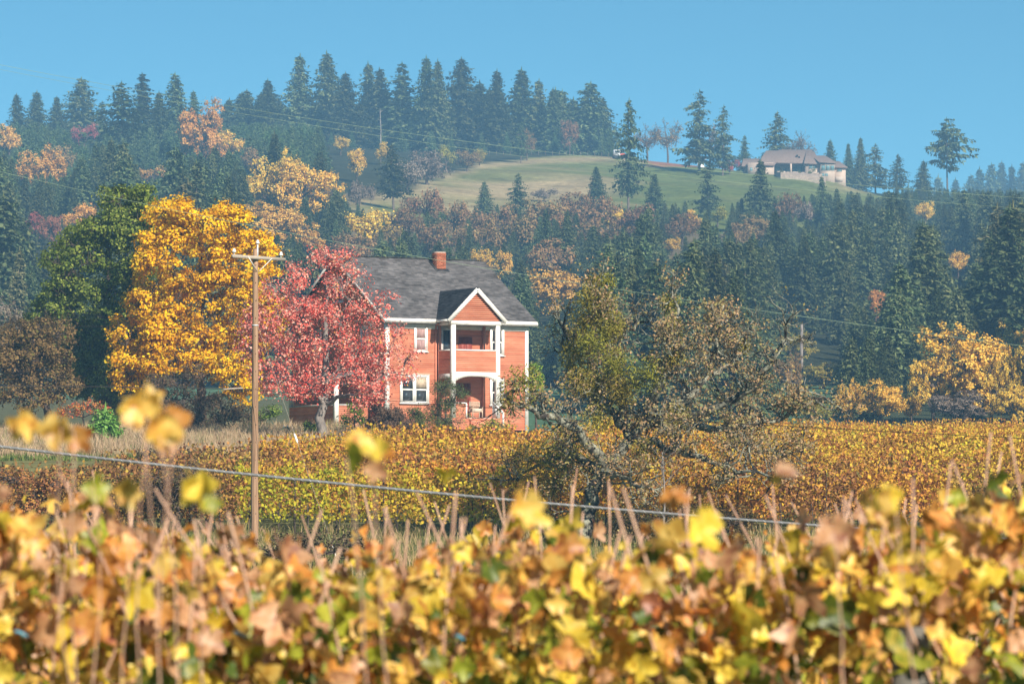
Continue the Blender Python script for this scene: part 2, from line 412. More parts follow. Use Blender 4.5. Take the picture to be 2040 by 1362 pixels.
gx = np.unique(np.concatenate([np.arange(-1200, -160, 40), np.arange(-160, 161, 4), np.arange(200, 1201, 40)])).astype(float)
gy_n = np.unique(np.concatenate([np.arange(-200, 0, 20), np.arange(0, 260, 3), np.arange(260, 421, 10)])).astype(float)
gy_h = np.unique(np.concatenate([np.arange(420, 1200, 5), np.arange(1200, 3001, 50)])).astype(float)
def sheet(name, gy, mat):
    X, Y = np.meshgrid(gx, gy); Z = H(X, Y)
    n, mcol = X.shape
    i = np.arange(n - 1)[:, None] * mcol; j = np.arange(mcol - 1)[None, :]
    F = np.stack([i + j, i + j + 1, i + mcol + j + 1, i + mcol + j], -1).reshape(-1, 4)
    mb = MB(); mb.add(np.stack([X, Y, Z], -1), F)
    o = mb.build(name, mat, smooth=True)
    px, py = proj(X, np.maximum(Y, 5), Z)
    px = px.ravel(); py = py.ravel(); x = X.ravel(); y = Y.ravel()
    c = np.zeros((len(px), 4)); c[:, 3] = 1
    rs = np.random.default_rng(3); 
    if name == 'ground':
        c[:, :3] = (.16, .15, .06)
        dry = (y > 188) & (y < 240) & (px < 760); c[dry, :3] = (.34, .26, .14)
        lawn = (y > 206) & (y < 250) & (px > 430) & (px < 780); c[lawn, :3] = (.11, .15, .045)
        front = (y > 95) & (y < 150); c[front, :3] = (.15, .15, .06)
        fld = (y > 262) & (px > 850); c[fld, :3] = (.075, .13, .07)
        fl3 = (y > 262) & (px > 1660); c[fl3, :3] = (.05, .06, .032)
        fld2 = (y > 262) & (px <= 850); c[fld2, :3] = (.10, .10, .05)
    else:
        c[:, :3] = (.035, .038, .02)
        c[y < 470, :3] = (.075, .13, .07)
        belt = (px > 660) & (px < 1500) & (py > 385) & (py < 580); c[belt, :3] = (.13, .10, .055)
        me = poly_in(px, py, MEADOW) & (y > 780) & (y < 1130)
        c[me, :3] = (.112, .135, .036)
        nzz = np.sin(x * .11 + 1.3 * np.sin(y * .07)) * .5 + .5 * np.sin(y * .13 + x * .05)
        d = np.exp(-((px - 940) / 230) ** 2 - ((py - 392) / 46) ** 2) + np.exp(-((px - 1130) / 110) ** 2 - ((py - 372) / 16) ** 2)
        d = np.clip(d + .35 * nzz, 0, 1) * (.35 + .65 * (px < 1300))
        d2 = np.clip(np.exp(-((py - np.interp(px, [690, 790, 880, 960, 1080, 1220, 1400], [412, 390, 355, 331, 320, 316, 322])) / 7.0) ** 2) * (px < 1420), 0, 1)
        rim = np.exp(-((px - 1720) / 60) ** 2 - ((py - 372) / 12) ** 2)
        w = np.maximum(np.maximum(d, d2), rim) * me
        c[:, :3] = c[:, :3] * (1 - w[:, None]) + np.array([.29, .22, .12]) * w[:, None]
        mow = (.5 + .5 * np.sin((y + .12 * x) * .55)) * me * (1 - w) * .16
        c[:, :3] *= (1 - mow)[:, None]
        redb = me & (px > 1290) & (px < 1420) & (py < 333); c[redb, :3] = (.24, .11, .07)
    ca = o.data.color_attributes.new('soil', 'FLOAT_COLOR', 'POINT')
    ca.data.foreach_set('color', c.astype(np.float32).ravel())
    o['kind'] = 'structure'
    return o
ground = sheet('ground', gy_n, M['ground'])
hill = sheet('hill', gy_h, M['hill'])

# haze: one closed box of even air around camera and scene
hm, hN, hL, hout = mat_new('haze_air')
pv = hN.new('ShaderNodeVolumePrincipled')
pv.inputs['Color'].default_value = (*HAZE_COLOR, 1); pv.inputs['Density'].default_value = HAZE_DENSITY
pv.inputs['Anisotropy'].default_value = 0.0
hL.new(pv.outputs[0], hout.inputs['Volume'])
hz = MB().box(-1215, 1215, -215, 3015, -8, 172).build('haze', hm)
hz['kind'] = 'stuff'

# ------------------------------------------------------------------ farmhouse
HB = at(769, 856, 225.0)
house = empty('red_farmhouse', HB, R(30), 'two-storey red clapboard farmhouse with white trim, grey shingle roof and gabled front porch', 'house')
EX = .115
ux, uy, uz = np.eye(3)
W, D = 9.6, 12.0
EAVE, RIDGE = 6.52, 10.55
SL = (RIDGE - EAVE) / (D / 2 + .5)
def roofz(v): return EAVE + (v + .5) * SL

def lap(mb, o, a, n, z0, z1, rng_f, out=.022, m=0):
    """clapboards on a wall: o origin, a along, n outward; rng_f(z)->(a0,a1)"""
    o = np.asarray(o, float); k = int(round((z1 - z0) / EX)); e = (z1 - z0) / k
    V = []; 
    for i in range(k):
        zb, zt = z0 + i * e, z0 + (i + 1) * e
        b0, b1 = rng_f(zb); t0, t1 = rng_f(zt)
        if b1 - b0 < .03: continue
        if t1 - t0 < .01: t0 = t1 = (b0 + b1) / 2
        P = lambda s, q, z: o + a * s + n * q + uz * z
        V += [P(b0, 0, zb), P(b1, 0, zb), P(b1, out, zb), P(b0, out, zb), P(t1, .003, zt), P(t0, .003, zt)]
    V = np.array(V); q = len(V) // 6; base = np.arange(q)[:, None] * 6
    F = np.concatenate([base + np.array([[0, 1, 2, 3]]), base + np.array([[3, 2, 4, 5]])])
    mb.add(V, F, m)

# main body core (thin, behind the boards) and clapboard walls
mb = MB()
lap(mb, (0, 0, 0), ux, -uy, .05, EAVE - .02, lambda z: (0.0, W))
mb.build('front_wall', M['siding'], house)
mb = MB()
lap(mb, (0, 0, 0), uy, -ux, .05, EAVE + .2, lambda z: (0.0, D))
lap(mb, (0, 0, 0), uy, -ux, EAVE + .2, RIDGE - .1, lambda z: ((z - roofz(0)) / SL if z > roofz(0) else 0, D - ((z - roofz(0)) / SL if z > roofz(0) else 0)))
mb.build('gable_wall', M['siding'], house)
mb = MB()
V = [(W, 0, 0), (W, D, 0), (W, D, EAVE), (W, D / 2, RIDGE - .15), (W, 0, EAVE)]
mb.add(V, [[0, 1, 2, 3, 4]])
mb.add([(0, D, 0), (W, D, 0), (W, D, EAVE), (0, D, EAVE)], [[1, 0, 3, 2]])
mb.build('rear_wall', M['siding'], house)

def shingles(mb, o, e, s, n, elen, slen, rng, exp_=.15, tab=.32, clip=None, m=0):
    o = np.asarray(o, float); k = int(slen / exp_)
    for i in range(k):
        s0 = i * exp_; s1 = min(slen, s0 + exp_ * 1.25)
        lo, hi = (0, elen) if clip is None else clip(s0)
        if hi - lo < .1: continue
        cut = [lo]; x = lo + rng.uniform(.05, tab)
        while x < hi - .06: cut.append(x); x += tab * rng.uniform(.75, 1.2)
        cut.append(hi); cut = np.array(cut); a, b = cut[:-1], cut[1:] - .006; q = len(a)
        lift = .02 + rng.uniform(0, .008, q); sb = s0 - rng.uniform(0, .012, q)
        P = lambda x, s_, l: o + np.outer(x, e) + np.outer(np.broadcast_to(s_, (q,)), s) + np.outer(np.broadcast_to(l, (q,)), n)
        V = np.stack([P(a, sb, 0.0), P(b, sb, 0.0), P(b, sb, lift), P(a, sb, lift), P(b, s1, .002), P(a, s1, .002)], 1)
        base = np.arange(q)[:, None] * 6
        mb.add(V, np.concatenate([base + np.array([[0, 1, 2, 3]]), base + np.array([[3, 2, 4, 5]])]), m)

rng = np.random.default_rng(11)
run = D / 2 + .5; sl_len = math.hypot(run, RIDGE - EAVE)
sdir = norm([0, run, RIDGE - EAVE]); nrm = np.array([0, -sdir[2], sdir[1]])
mb = MB()
shingles(mb, (-.38, -.5, EAVE), ux, sdir, nrm, W + .76, sl_len, rng)
roof = mb.build('roof', M['shingle'], house)
mb = MB()   # deck under the shingles, rear slope, ridge cap
mb.add([(-.37, -.49, EAVE - .012), (W + .37, -.49, EAVE - .012), (W + .37, D / 2, RIDGE - .012), (-.37, D / 2, RIDGE - .012), (W + .37, D + .5, EAVE - .012), (-.37, D + .5, EAVE - .012)], [[0, 1, 2, 3], [3, 2, 4, 5]])
for i in range(34):
    x0 = -.38 + i * (W + .76) / 34
    mb.obox((x0, D / 2, RIDGE + .012), ux, uy, uz, (0, .3), (-.11, .11), (0, .02 + .01 * (i % 2)))
mb.build('ridge_cap', M['shingle'], roof)

# trim: fascia, frieze, corner boards, rake boards, water table
for fx0, fx1 in ((-.38, 3.12), (6.92, W + .38)):
    MB().box(fx0, fx1, -.535, -.502, EAVE - .2, EAVE + .015).build('fascia', M['white'], house)
mb = MB()
mb.box(-.3, W + .3, -.50, -.03, EAVE - .24, EAVE - .2)
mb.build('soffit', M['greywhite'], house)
mb = MB(); mb.box(.18, W - .14, -.06, -.026, EAVE - .55, EAVE - .24); mb.build('frieze_board', M['white'], house)
for x0, x1 in ((-.04, .2), (W - .2, W + .03)):
    MB().box(x0, x1, -.055, -.024, 0.02, EAVE - .24).build('corner_board', M['white'], house)
MB().box(-.055, -.024, -.024, .18, .02, EAVE + .1).build('corner_board', M['white'], house)
for s in (0, 1):
    v0, v1 = (-.5, D / 2) if s == 0 else (D + .5, D / 2)
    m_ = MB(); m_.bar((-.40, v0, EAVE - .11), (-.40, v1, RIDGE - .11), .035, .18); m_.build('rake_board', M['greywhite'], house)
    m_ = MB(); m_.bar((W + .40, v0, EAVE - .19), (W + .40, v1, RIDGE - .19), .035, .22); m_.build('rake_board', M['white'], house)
MB().box(.2, 3.3, -.06, -.025, 0, .16).build('skirt_board', M['siding'], house)

def window(o, a, n, u0, u1, z0, z1, units=1, parent=house, fw=.13, curtain=False, rail=True, trim='white', name='window'):
    """casing with sill; sub-parts sash and pane; o origin on wall, a along, n outward"""
    o = np.asarray(o, float); b = lambda mb, A, B, Z: mb.obox(o, a, n, uz, A, B, Z)
    mb = MB()
    b(mb, (u0, u0 + fw), (.024, .085), (z0, z1)); b(mb, (u1 - fw, u1), (.024, .085), (z0, z1))
    b(mb, (u0 + fw, u1 - fw), (.024, .085), (z1 - fw, z1)); b(mb, (u0 + fw, u1 - fw), (.024, .085), (z0, z0 + .05))
    b(mb, (u0 - .05, u1 + .05), (.024, .14), (z0 - .06, z0 - .001)); b(mb, (u0 - .03, u1 + .03), (.024, .12), (z1 + .001, z1 + .04))
    w = (u1 - u0 - 2 * fw - (units - 1) * .14) / units
    for i in range(1, units):
        q = u0 + fw + i * w + (i - 1) * .14; b(mb, (q, q + .14), (.024, .085), (z0 + .05, z1 - fw))
    win = mb.build(name, M[trim], parent)
    for i in range(units):
        q0 = u0 + fw + i * (w + .14); q1 = q0 + w; zb, zt = z0 + .05, z1 - fw; zm = (zb + zt) / 2
        mb = MB()
        for za, zc in (((zb, zm), (zm, zt)) if rail else ((zb, zt),)):
            b(mb, (q0, q0 + .045), (.028, .06), (za, zc)); b(mb, (q1 - .045, q1), (.028, .06), (za, zc))
            b(mb, (q0 + .045, q1 - .045), (.028, .06), (za, za + .045)); b(mb, (q0 + .045, q1 - .045), (.028, .06), (zc - .045, zc))
        mb.build('sash', M[trim], win)
        for za, zc in (((zb, zm), (zm, zt)) if rail else ((zb, zt),)):
            pm = MB(); pm.obox(o, a, n, uz, (q0 + .045, q1 - .045), (.026, .036), (za + .045, zc - .045))
            pm.build('pane', M['curtain'] if curtain else M['glass'], win)
    return win
window((0, 0, 0), ux, -uy, 1.84, 2.74, 4.64, 6.2, 1, curtain=True)
lw = window((0, 0, 0), ux, -uy, .9, 2.84, 1.6, 3.25, 2)
MB().box(2.02, 2.64, -.042, -.0375, 2.5, 3.06).build('window_blind', M['wicker'], lw)
window((0, 0, 0), ux, -uy, 6.98, 7.95, 4.5, 6.15, 1)
window((0, 0, 0), ux, -uy, 6.98, 7.95, 1.55, 3.1, 1)
window((0, 0, 0), uy, -ux, 5.35, 6.65, 7.75, 9.2, 1)
window((0, 0, 0), uy, -ux, 2.2, 3.1, 4.6, 6.15, 1); window((0, 0, 0), uy, -ux, 8.2, 9.1, 4.6, 6.15, 1)

mb = MB(); mb.bar((3.28, -.09, .1), (3.28, -.09, EAVE - .35), .08, .07, up=(1, 0, 0)); mb.bar((3.28, -.09, EAVE - .35), (3.24, -.50, EAVE - .22), .08, .07, up=(1, 0, 0)); mb.build('downpipe', M['siding'], house)
# chimney
cb = empty('tmp')
bpy.data.objects.remove(cb)
CU, CV, CZ0, CZ1, CWD = 6.1, 4.9, 9.35, 10.95, .62
chim = MB().box(CU + .012, CU + CWD - .012, CV + .012, CV + CWD - .012, CZ0, CZ1 - .01).build('chimney', M['mortar'], house)
mb = MB(); rr = random.Random(4); nc = int((CZ1 - CZ0) / .08)
for i in range(nc):
    z = CZ0 + i * .08; off = .105 if i % 2 else 0; pr = .018 if i >= nc - 2 else 0
    for sidey in (0, 1):
        x = -off
        while x < CWD - .01:
            x0, x1 = max(0, x), min(CWD, x + .2)
            j = rr.uniform(0, .005)
            if x1 - x0 > .03:
                if sidey == 0: mb.box(CU + x0, CU + x1, CV - .002 - pr - j, CV + .05, z, z + .068)
                else: mb.box(CU + x0, CU + x1, CV + CWD - .05, CV + CWD + .002 + pr + j, z, z + .068)
            x += .21
        y = .06 - off
        while y < CWD - .06:
            y0, y1 = max(.055, y), min(CWD - .055, y + .2)
            j = rr.uniform(0, .005)
            if y1 - y0 > .03:
                if sidey == 0: mb.box(CU - .002 - pr - j, CU + .05, CV + y0, CV + y1, z, z + .068)
                else: mb.box(CU + CWD - .05, CU + CWD + .002 + pr + j, CV + y0, CV + y1, z, z + .068)
            y += .21
bk = mb.build('bricks', M['brick'], chim); bk['kind'] = 'stuff'
mb = MB(); mb.bar((CU - .12, CV - .16, roofz(CV - .16) + .03), (CU + CWD + .12, CV - .16, roofz(CV - .16) + .03), .3, .03, up=nrm)
mb.bar((CU - .09, CV - .2, roofz(CV - .2) + .04), (CU - .09, CV + .75, roofz(CV + .75) + .04), .18, .03, up=nrm)
mb.build('flashing', M['flash'], chim)

# gabled two-storey porch
PU0, PU1, PD = 3.40, 6.66, 1.8
porch_floor = .72
mb = MB(); mb.box(PU0 + .05, PU1 - .05, -PD + .05, -.03, porch_floor - .12, porch_floor); mb.build('porch_floor', M['greywhite'], house)
mb = MB(); lap(mb, (0, -PD, 0), ux, -uy, .03, porch_floor - .02, lambda z: (PU0 + .05, PU1 - .05)); lap(mb, (PU0, 0, 0), -uy, -ux, .03, porch_floor - .02, lambda z: (.03, PD - .05))
mb.build('porch_skirt', M['siding'], house)
MB().box(PU0 + .05, PU1 - .05, -PD + .05, -.03, 3.28, 3.42).build('balcony_floor', M['greywhite'], house)
for i, u in enumerate((PU0, PU1 - .26)):
    MB().box(u, u + .26, -PD - .03, -PD + .2, porch_floor, 6.3).build('porch_post', M['white'], house)
for u in (PU0 + .04, PU1 - .2):
    MB().box(u, u + .16, -.17, -.03, porch_floor, 6.3).build('porch_pilaster', M['siding'], house)
zb0, zb1 = 3.42, 4.66
mb = MB(); lap(mb, (0, -PD + .02, 0), ux, -uy, zb0, zb1, lambda z: (PU0 + .26, PU1 - .26)); mb.box(PU0 + .26, PU1 - .26, -PD + .022, -PD + .12, zb0, zb1); mb.build('balcony_front_panel', M['siding'], house)
mb = MB(); lap(mb, (PU0 + .05, 0, 0), -uy, -ux, zb0 - .1, zb1, lambda z: (.17, PD - .2)); mb.box(PU0 + .052, PU0 + .14, -PD + .2, -.17, zb0 - .1, zb1); mb.build('balcony_side_panel', M['siding'], house)
mb = MB(); mb.box(PU1 - .14, PU1 - .05, -PD + .2, -.17, zb0 - .1, zb1); mb.build('balcony_side_panel', M['siding'], house)
mb = MB(); mb.box(PU0 + .262, PU1 - .262, -PD - .03, -PD + .15, zb1 + .002, zb1 + .08); mb.box(PU0 - .01, PU0 + .2, -PD + .202, -.172, zb1 + .002, zb1 + .08); mb.box(PU1 - .2, PU1 + .01, -PD + .202, -.172, zb1 + .002, zb1 + .08)
mb.build('balcony_rail_cap', M['white'], house)
mb = MB(); mb.box(PU0 - .06, PU1 + .06, -PD - .05, -PD + .19, 6.18, 6.42); mb.box(PU0 - .02, PU0 + .2, -PD + .192, -.03, 6.18, 6.42); mb.box(PU1 - .2, PU1 + .02, -PD + .192, -.03, 6.18, 6.42)
mb.build('porch_beam', M['white'], house)
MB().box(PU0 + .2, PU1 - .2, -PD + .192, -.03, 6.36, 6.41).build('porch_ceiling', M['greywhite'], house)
# arch below the balcony
mb = MB(); a0, a1 = PU0 + .262, PU1 - .262; n_ = 18; xs = np.linspace(a0, a1, n_ + 1)
t = (xs - a0) / (a1 - a0) * 2 - 1
low = 3.16 - .30 * np.abs(t) ** 3.2
for i in range(n_):
    Vq = [(xs[i], -PD - .01, low[i]), (xs[i + 1], -PD - .01, low[i + 1]), (xs[i + 1], -PD - .01, zb0 - .003), (xs[i], -PD - .01, zb0 - .003),
          (xs[i], -PD + .13, low[i]), (xs[i + 1], -PD + .13, low[i + 1]), (xs[i + 1], -PD + .13, zb0 - .003), (xs[i], -PD + .13, zb0 - .003)]
    mb.add(Vq, [[0, 1, 2, 3], [5, 4, 7, 6], [4, 5, 1, 0], [3, 2, 6, 7]])
mb.build('arch_board', M['white'], house)
MB().box(PU0 + .03, PU0 + .16, -PD + .2, -.17, 3.05, 3.31).build('side_beam', M['greywhite'], house)
# porch gable
GA, GU = 8.30, (PU0 + PU1) / 2
gw = (PU1 - PU0) / 2 + .06; gs = (GA - .12 - 6.42) / gw
mb = MB(); lap(mb, (0, -PD - .02, 0), ux, -uy, 6.42, GA - .12, lambda z: (GU - gw + (z - 6.42) / gs, GU + gw - (z - 6.42) / gs)); mb.build('porch_gable', M['siding'], house)
ew = gw + .26; ez = 6.40
for s in (-1, 1):
    m_ = MB(); m_.bar((GU + s * ew, -PD - .20, ez - .02), (GU, -PD - .20, GA - .02), .06, .24, up=(0, 0, 1)); m_.build('porch_rake_board', M['white'], house)
    rl = math.hypot(ew, GA - ez); sd = norm([-s * ew, 0, GA - ez]); nn = np.array([s * (GA - ez), 0, ew]); nn = norm(nn)
    m_ = MB(); shingles(m_, (GU + s * (ew + .02), -PD - .24, ez + .1), uy, sd, nn, 4.9, rl, rng); m_.add([(GU + s * (ew + .02), -PD - .235, ez + .09), (GU + s * (ew + .02), 2.4, ez + .09), (GU, 2.4, GA + .09), (GU, -PD - .235, GA + .09)], [[0, 1, 2, 3]])
    m_.build('porch_roof', M['shingle'], house)
    m_ = MB(); m_.box(GU + s * ew - .03, GU + s * ew + .02, -PD - .16, -.54, ez - .05, ez + .09); m_.build('porch_fascia', M['white'], house)
    m_ = MB(); x0, x1 = sorted((GU + s * (gw + .002), GU + s * (ew - .035))); m_.box(x0, x1, -PD - .16, -.54, ez - .03, ez + .01); m_.build('porch_soffit', M['white'], house)
# doors and windows inside the porch
window((0, 0, 0), ux, -uy, 3.62, 4.45, 4.0, 6.1, 1, rail=False, trim='greywhite')
def door(u0, u1, z0, z1):
    mb = MB(); mb.box(u0, u1, -.07, -.026, z0, z1)
    for zz in ((z0 + .15, z0 + .8), (z0 + .95, z1 - .15)):
        mb.box(u0 + .12, u0 + .42, -.09, -.07, *zz); mb.box(u1 - .42, u1 - .12, -.09, -.07, *zz)
    d = mb.build('door', M['darkred'], house)
    m2 = MB(); m2.lathe([(0, 0), (.03, .01), (.03, .05), (0, .06)], 8, c=(0, 0, 0)); h = m2.build('door_knob', M['galv'], d); h.location = (u1 - .08, -.11, z0 + .95)
door(4.85, 5.75, 3.43, 5.55); door(4.75, 5.65, .73, 2.8)
# lower porch half wall, thin post, steps, stair rail
mb = MB(); lap(mb, (0, -PD + .02, 0), ux, -uy, porch_floor, 1.55, lambda z: (PU0 + .26, 4.35)); mb.box(PU0 + .26, 4.35, -PD + .022, -PD + .1, porch_floor, 1.55); mb.build('porch_half_wall', M['siding'], house)
MB().box(PU0 + .262, 4.42, -PD - .03, -PD + .13, 1.552, 1.62).build('half_wall_cap', M['white'], house)
MB().box(4.36, 4.44, -PD - .02, -PD + .07, porch_floor, 1.55).build('newel_post', M['white'], house)
for i in range(4):
    MB().box(4.6, 6.1, -PD - .3 * (i + 1), -PD - .3 * i - .002, .0, porch_floor - .17 * (i + 1)).build('step', M['siding'], house)
for u in (6.16,):
    mb = MB(); mb.bar((u, -PD - .05, 1.62), (u, -PD - 1.3, .95), .09, .14); mb.bar((u, -PD - 1.25, .1), (u, -PD - 1.25, .98), .09, .09); mb.bar((u, -PD - .09, porch_floor), (u, -PD - .09, 1.6), .09, .1)
    mb.box(u - .03, u + .03, -PD - .55, -PD - .16, porch_floor, 1.3)
    mb.build('stair_rail', M['white'], house)

# side porch on the left with clapboard half wall
wg = (-2.3, 2.0, 8.0)
mb = MB()
lap(mb, (wg[0], 0, 0), uy, -ux, .05, 1.45, lambda z: (wg[1], wg[2])); lap(mb, (0, wg[1], 0), ux, -uy, .05, 1.45, lambda z: (wg[0], -.06))
mb.box(wg[0] + .002, wg[0] + .1, wg[1] + .1, wg[2], .05, 1.45); mb.box(wg[0] + .1, -.06, wg[1] + .002, wg[1] + .1, .05, 1.45)
mb.build('side_porch_wall', M['siding'], house)
mb = MB(); mb.box(wg[0] - .05, wg[0] + .14, wg[1] + .2, wg[2] + .05, 1.452, 1.53); mb.box(wg[0] + .2, -.06, wg[1] - .05, wg[1] + .14, 1.452, 1.53)
mb.build('side_porch_cap', M['greywhite'], house)
MB().box(wg[0] - .06, wg[0] + .19, wg[1] - .06, wg[1] + .19, 0, 2.95).build('side_porch_post', M['white'], house)
MB().box(wg[0] - .05, wg[0] + .15, wg[2] - .2, wg[2], 1.53, 2.95).build('side_porch_post', M['white'], house)
mb = MB(); mb.add([(wg[0] - .4, wg[1] - .4, 2.96), (-.06, wg[1] - .4, 3.5), (-.06, wg[2] + .3, 3.5), (wg[0] - .4, wg[2] + .3, 2.96), (wg[0] - .4, wg[1] - .4, 3.06), (-.06, wg[1] - .4, 3.6), (-.06, wg[2] + .3, 3.6), (wg[0] - .4, wg[2] + .3, 3.06)],
                 [[0, 3, 2, 1], [4, 5, 6, 7], [0, 1, 5, 4], [1, 2, 6, 5], [2, 3, 7, 6], [3, 0, 4, 7]])
mb.build('side_porch_roof', M['shingle'], house)

def house_pt(u, v, z):
    c, s = math.cos(R(30)), math.sin(R(30))
    return np.array([HB[0] + u * c - v * s, HB[1] + u * s + v * c, HB[2] + z])

# chair on the porch
ch = empty('porch_chair', house_pt(5.35, -1.25, porch_floor), R(20), 'cushioned wicker armchair standing on the lower front porch', 'chair')
for x in (-.3, .3):
    for y in (-.28, .28):
        MB().box(x - .025, x + .025, y - .025, y + .025, 0, .62 if y < 0 else .95).build('leg', M['wicker'], ch)
MB().box(-.27, .27, -.3, .25, .36, .42).build('seat', M['wicker'], ch)
MB().box(-.26, .26, -.28, .22, .422, .55).build('cushion', M['cushion'], ch)
mb = MB()
for k in range(7): mb.box(-.25 + k * .075, -.21 + k * .075, .26, .30, .42, .92)
mb.box(-.275, .275, .255, .305, .922, .97); mb.build('backrest', M['wicker'], ch)
for x in (-.3, .3): MB().box(x - .04, x + .04, -.33, .25, .622, .66).build('armrest', M['wicker'], ch)

# garden hose on a stand
hp = gpt(570, 213)
hs_ = empty('hose_stand', hp, R(10), 'green garden hose coiled on a small white stand by the side porch', 'garden hose')
mb = MB()
for k in range(5):
    an = np.linspace(0, 2 * math.pi, 20); rr_ = .22 + .02 * (k % 2)
    mb.tube(np.stack([rr_ * np.cos(an), np.full(20, -.1 + k * .045), .42 + rr_ * np.sin(an)], 1), .024, 5, cap=False)
mb.build('coil', M['hose'], hs_)
mb = MB(); mb.bar((-.22, .16, 0), (-.1, 0.16, .75), .05, .05); mb.bar((.22, .16, 0), (.1, .16, .75), .05, .05); mb.bar((-.14, .16, .6), (.14, .16, .6), .05, .05); mb.bar((0, -.14, .42), (0, .16, .42), .06, .06)
mb.build('stand', M['white'], hs_)

# ------------------------------------------------------------------ utility pole, wires
PB = gpt(508, 119.0); PX = PB[0]
pole = empty('utility_pole', PB, 0, 'brown weathered wooden utility pole with a grey crossarm standing before the house', 'utility pole')
ptop = at(508, 496, 119)[2] - PB[2]
mb = MB(); hs2 = np.linspace(-.3, ptop, 14); lean = np.random.default_rng(2).normal(0, .006, (14, 2))
mb.tube(np.stack([lean[:, 0] + (hs2 / ptop - 1) * .01, lean[:, 1], hs2], 1), np.linspace(.125, .085, 14), 14)
mb.build('pole', M['polewood'], pole, smooth=True)
ad = norm([1.45, 1.70, 0]); an_ = norm([1.70, -1.45, 0])
azz = at(508, 514, 119)[2] - PB[2]
arm_o = np.array([0, 0, azz]) + an_ * .135
mb = MB(); mb.obox(arm_o, ad, an_, uz, (-1.16, 1.16), (-.045, .045), (-.05, .05)); mb.build('crossarm', M['armwood'], pole)
for s in (-1, 1):
    mb = MB(); mb.bar(arm_o + ad * (.52 * s) + an_ * .065, np.array([0, 0, azz - .42]) + an_ * .10 + ad * .04 * s, .035, .012); mb.build('brace', M['porcelain'], pole)
for s in (-1.08, 1.0):
    p0 = arm_o + ad * s
    mb = MB(); mb.lathe([(.012, .065), (.012, .13)], 8, c=p0); mb.lathe([(.02, .12), (.06, .125), (.065, .16), (.04, .17), (.045, .2), (.03, .235), (0, .24)], 12, c=p0)
    mb.build('insulator', M['porcelain'], pole, smooth=True)
mb = MB(); mb.obox((0, 0, 0), ad, an_, uz, (-.03, .03), (.083, .105), (ptop - .35, ptop + .16)); mb.build('pole_top_bracket', M['galv'], pole)
mb = MB(); mb.lathe([(.02, 0), (.06, .005), (.065, .04), (.04, .05), (.045, .08), (.03, .115), (0, .12)], 12, c=an_ * .094 + uz * (ptop + .16)); mb.build('top_insulator', M['porcelain'], pole, smooth=True)
mb = MB(); zz = at(508, 648, 119)[2] - PB[2]; mb.lathe([(.095, zz - .02), (.105, zz - .02), (.105, zz + .02), (.095, zz + .02)], 14); mb.build('guy_clamp', M['galv'], pole)
mb = MB(); r2 = random.Random(8)
for k in range(16):
    z = .8 + k * .55; mb.bar((.03 + r2.uniform(-.02, .02), -.085, z), (.03, -.12, z), .016, .016)
mb.build('step_bolt', M['flash'], pole)
gw0 = np.array([PX + .08, 118.93, PB[2] + zz]); g1 = at(672, 1042, 117.0); g1[2] = float(H(g1[0], 117.0)) + .02
guy = tag(MB().tube(np.array([gw0 + (g1 - gw0) * q for q in np.linspace(0, 1, 6)]), .0048, 5).build('guy_wire', M['armwood']), 'slanting guy wire anchored from the utility pole down to the ground', 'guy wire')
q = gw0 + (g1 - gw0) * .486
d_ = norm(g1 - gw0); MB().tube(np.array([q - d_ * .17, q - d_ * .1, q + d_ * .1, q + d_ * .17]), [.008, .036, .036, .008], 8).build('strain_insulator', M['porcelain'], guy)
MB().tube(np.array([gw0 + (g1 - gw0) * f for f in (.93, 1.0)]), .014, 6).build('guy_guard', M['porcelain'], guy)

def wire(name, pts, rad, mat, label, sides=6, n=60):
    """pts: (px, py, Y) along the sagging wire"""
    W3 = np.array([at(*p) for p in pts]); s = np.linspace(0, 1, len(pts)); q = np.linspace(0, 1, n)
    # smooth: quadratic/cubic fit through world points
    deg = min(3, len(pts) - 1)
    P = np.stack([np.polyval(np.polyfit(W3[:, 0], W3[:, k], deg), np.linspace(W3[0, 0], W3[-1, 0], n)) if k else np.linspace(W3[0, 0], W3[-1, 0], n) for k in range(3)], 1)
    return tag(MB().tube(P, rad, sides).build(name, mat, smooth=True), label, 'wire')
wire('power_line', [(-260, 78, 150), (0, 128, 152), (230, 172, 154), (430, 206, 156), (740, 258, 158), (1000, 292, 160), (1200, 315, 161), (1500, 349, 163), (1771, 374, 165), (1960, 388, 166), (2300, 412, 168)], .006, M['wire'], 'upper of two thin power lines crossing the sky and hill')
wire('power_line', [(-260, 88, 151), (0, 137, 153), (230, 181, 155), (430, 216, 157), (740, 271, 159), (1000, 308, 161), (1200, 333, 162), (1500, 367, 164), (1715, 390, 166), (1960, 407, 167), (2300, 434, 169)], .005, M['wire'], 'lower of two thin power lines crossing the sky and hill')
wire('power_line', [(-260, 280, 148), (0, 340, 150), (205, 388, 151), (600, 470, 153), (760, 501, 154), (1060, 547, 155), (1250, 578, 156), (1490, 616, 157), (1700, 645, 158), (1912, 672, 159), (2300, 722, 161)], .007, M['wire'], 'single green power line sloping across the house roof and forest')
wire('phone_line', [(-260, 765, 119), (0, 769, 119), (300, 771, 119), (500, 776, 118.7)], .012, M['darkwire'], 'dark phone line running left from the utility pole')
wire('phone_line', [(512, 776, 118.7), (560, 781, 117.5), (760, 798, 113), (960, 809, 109), (1270, 832, 103), (1640, 853, 96), (2040, 872, 90), (2300, 885, 86)], .008, M['darkwire'], 'dark phone line running right from the pole past the house')
spl = tag(MB().tube(np.array([at(445, 775, 118.6), at(450, 775, 118.6), at(478, 773, 118.6), at(484, 773, 118.6)]), [.015, .026, .026, .015], 8).build('splice_case', M['armwood']), 'silver splice case on the phone line left of the pole', 'splice case')
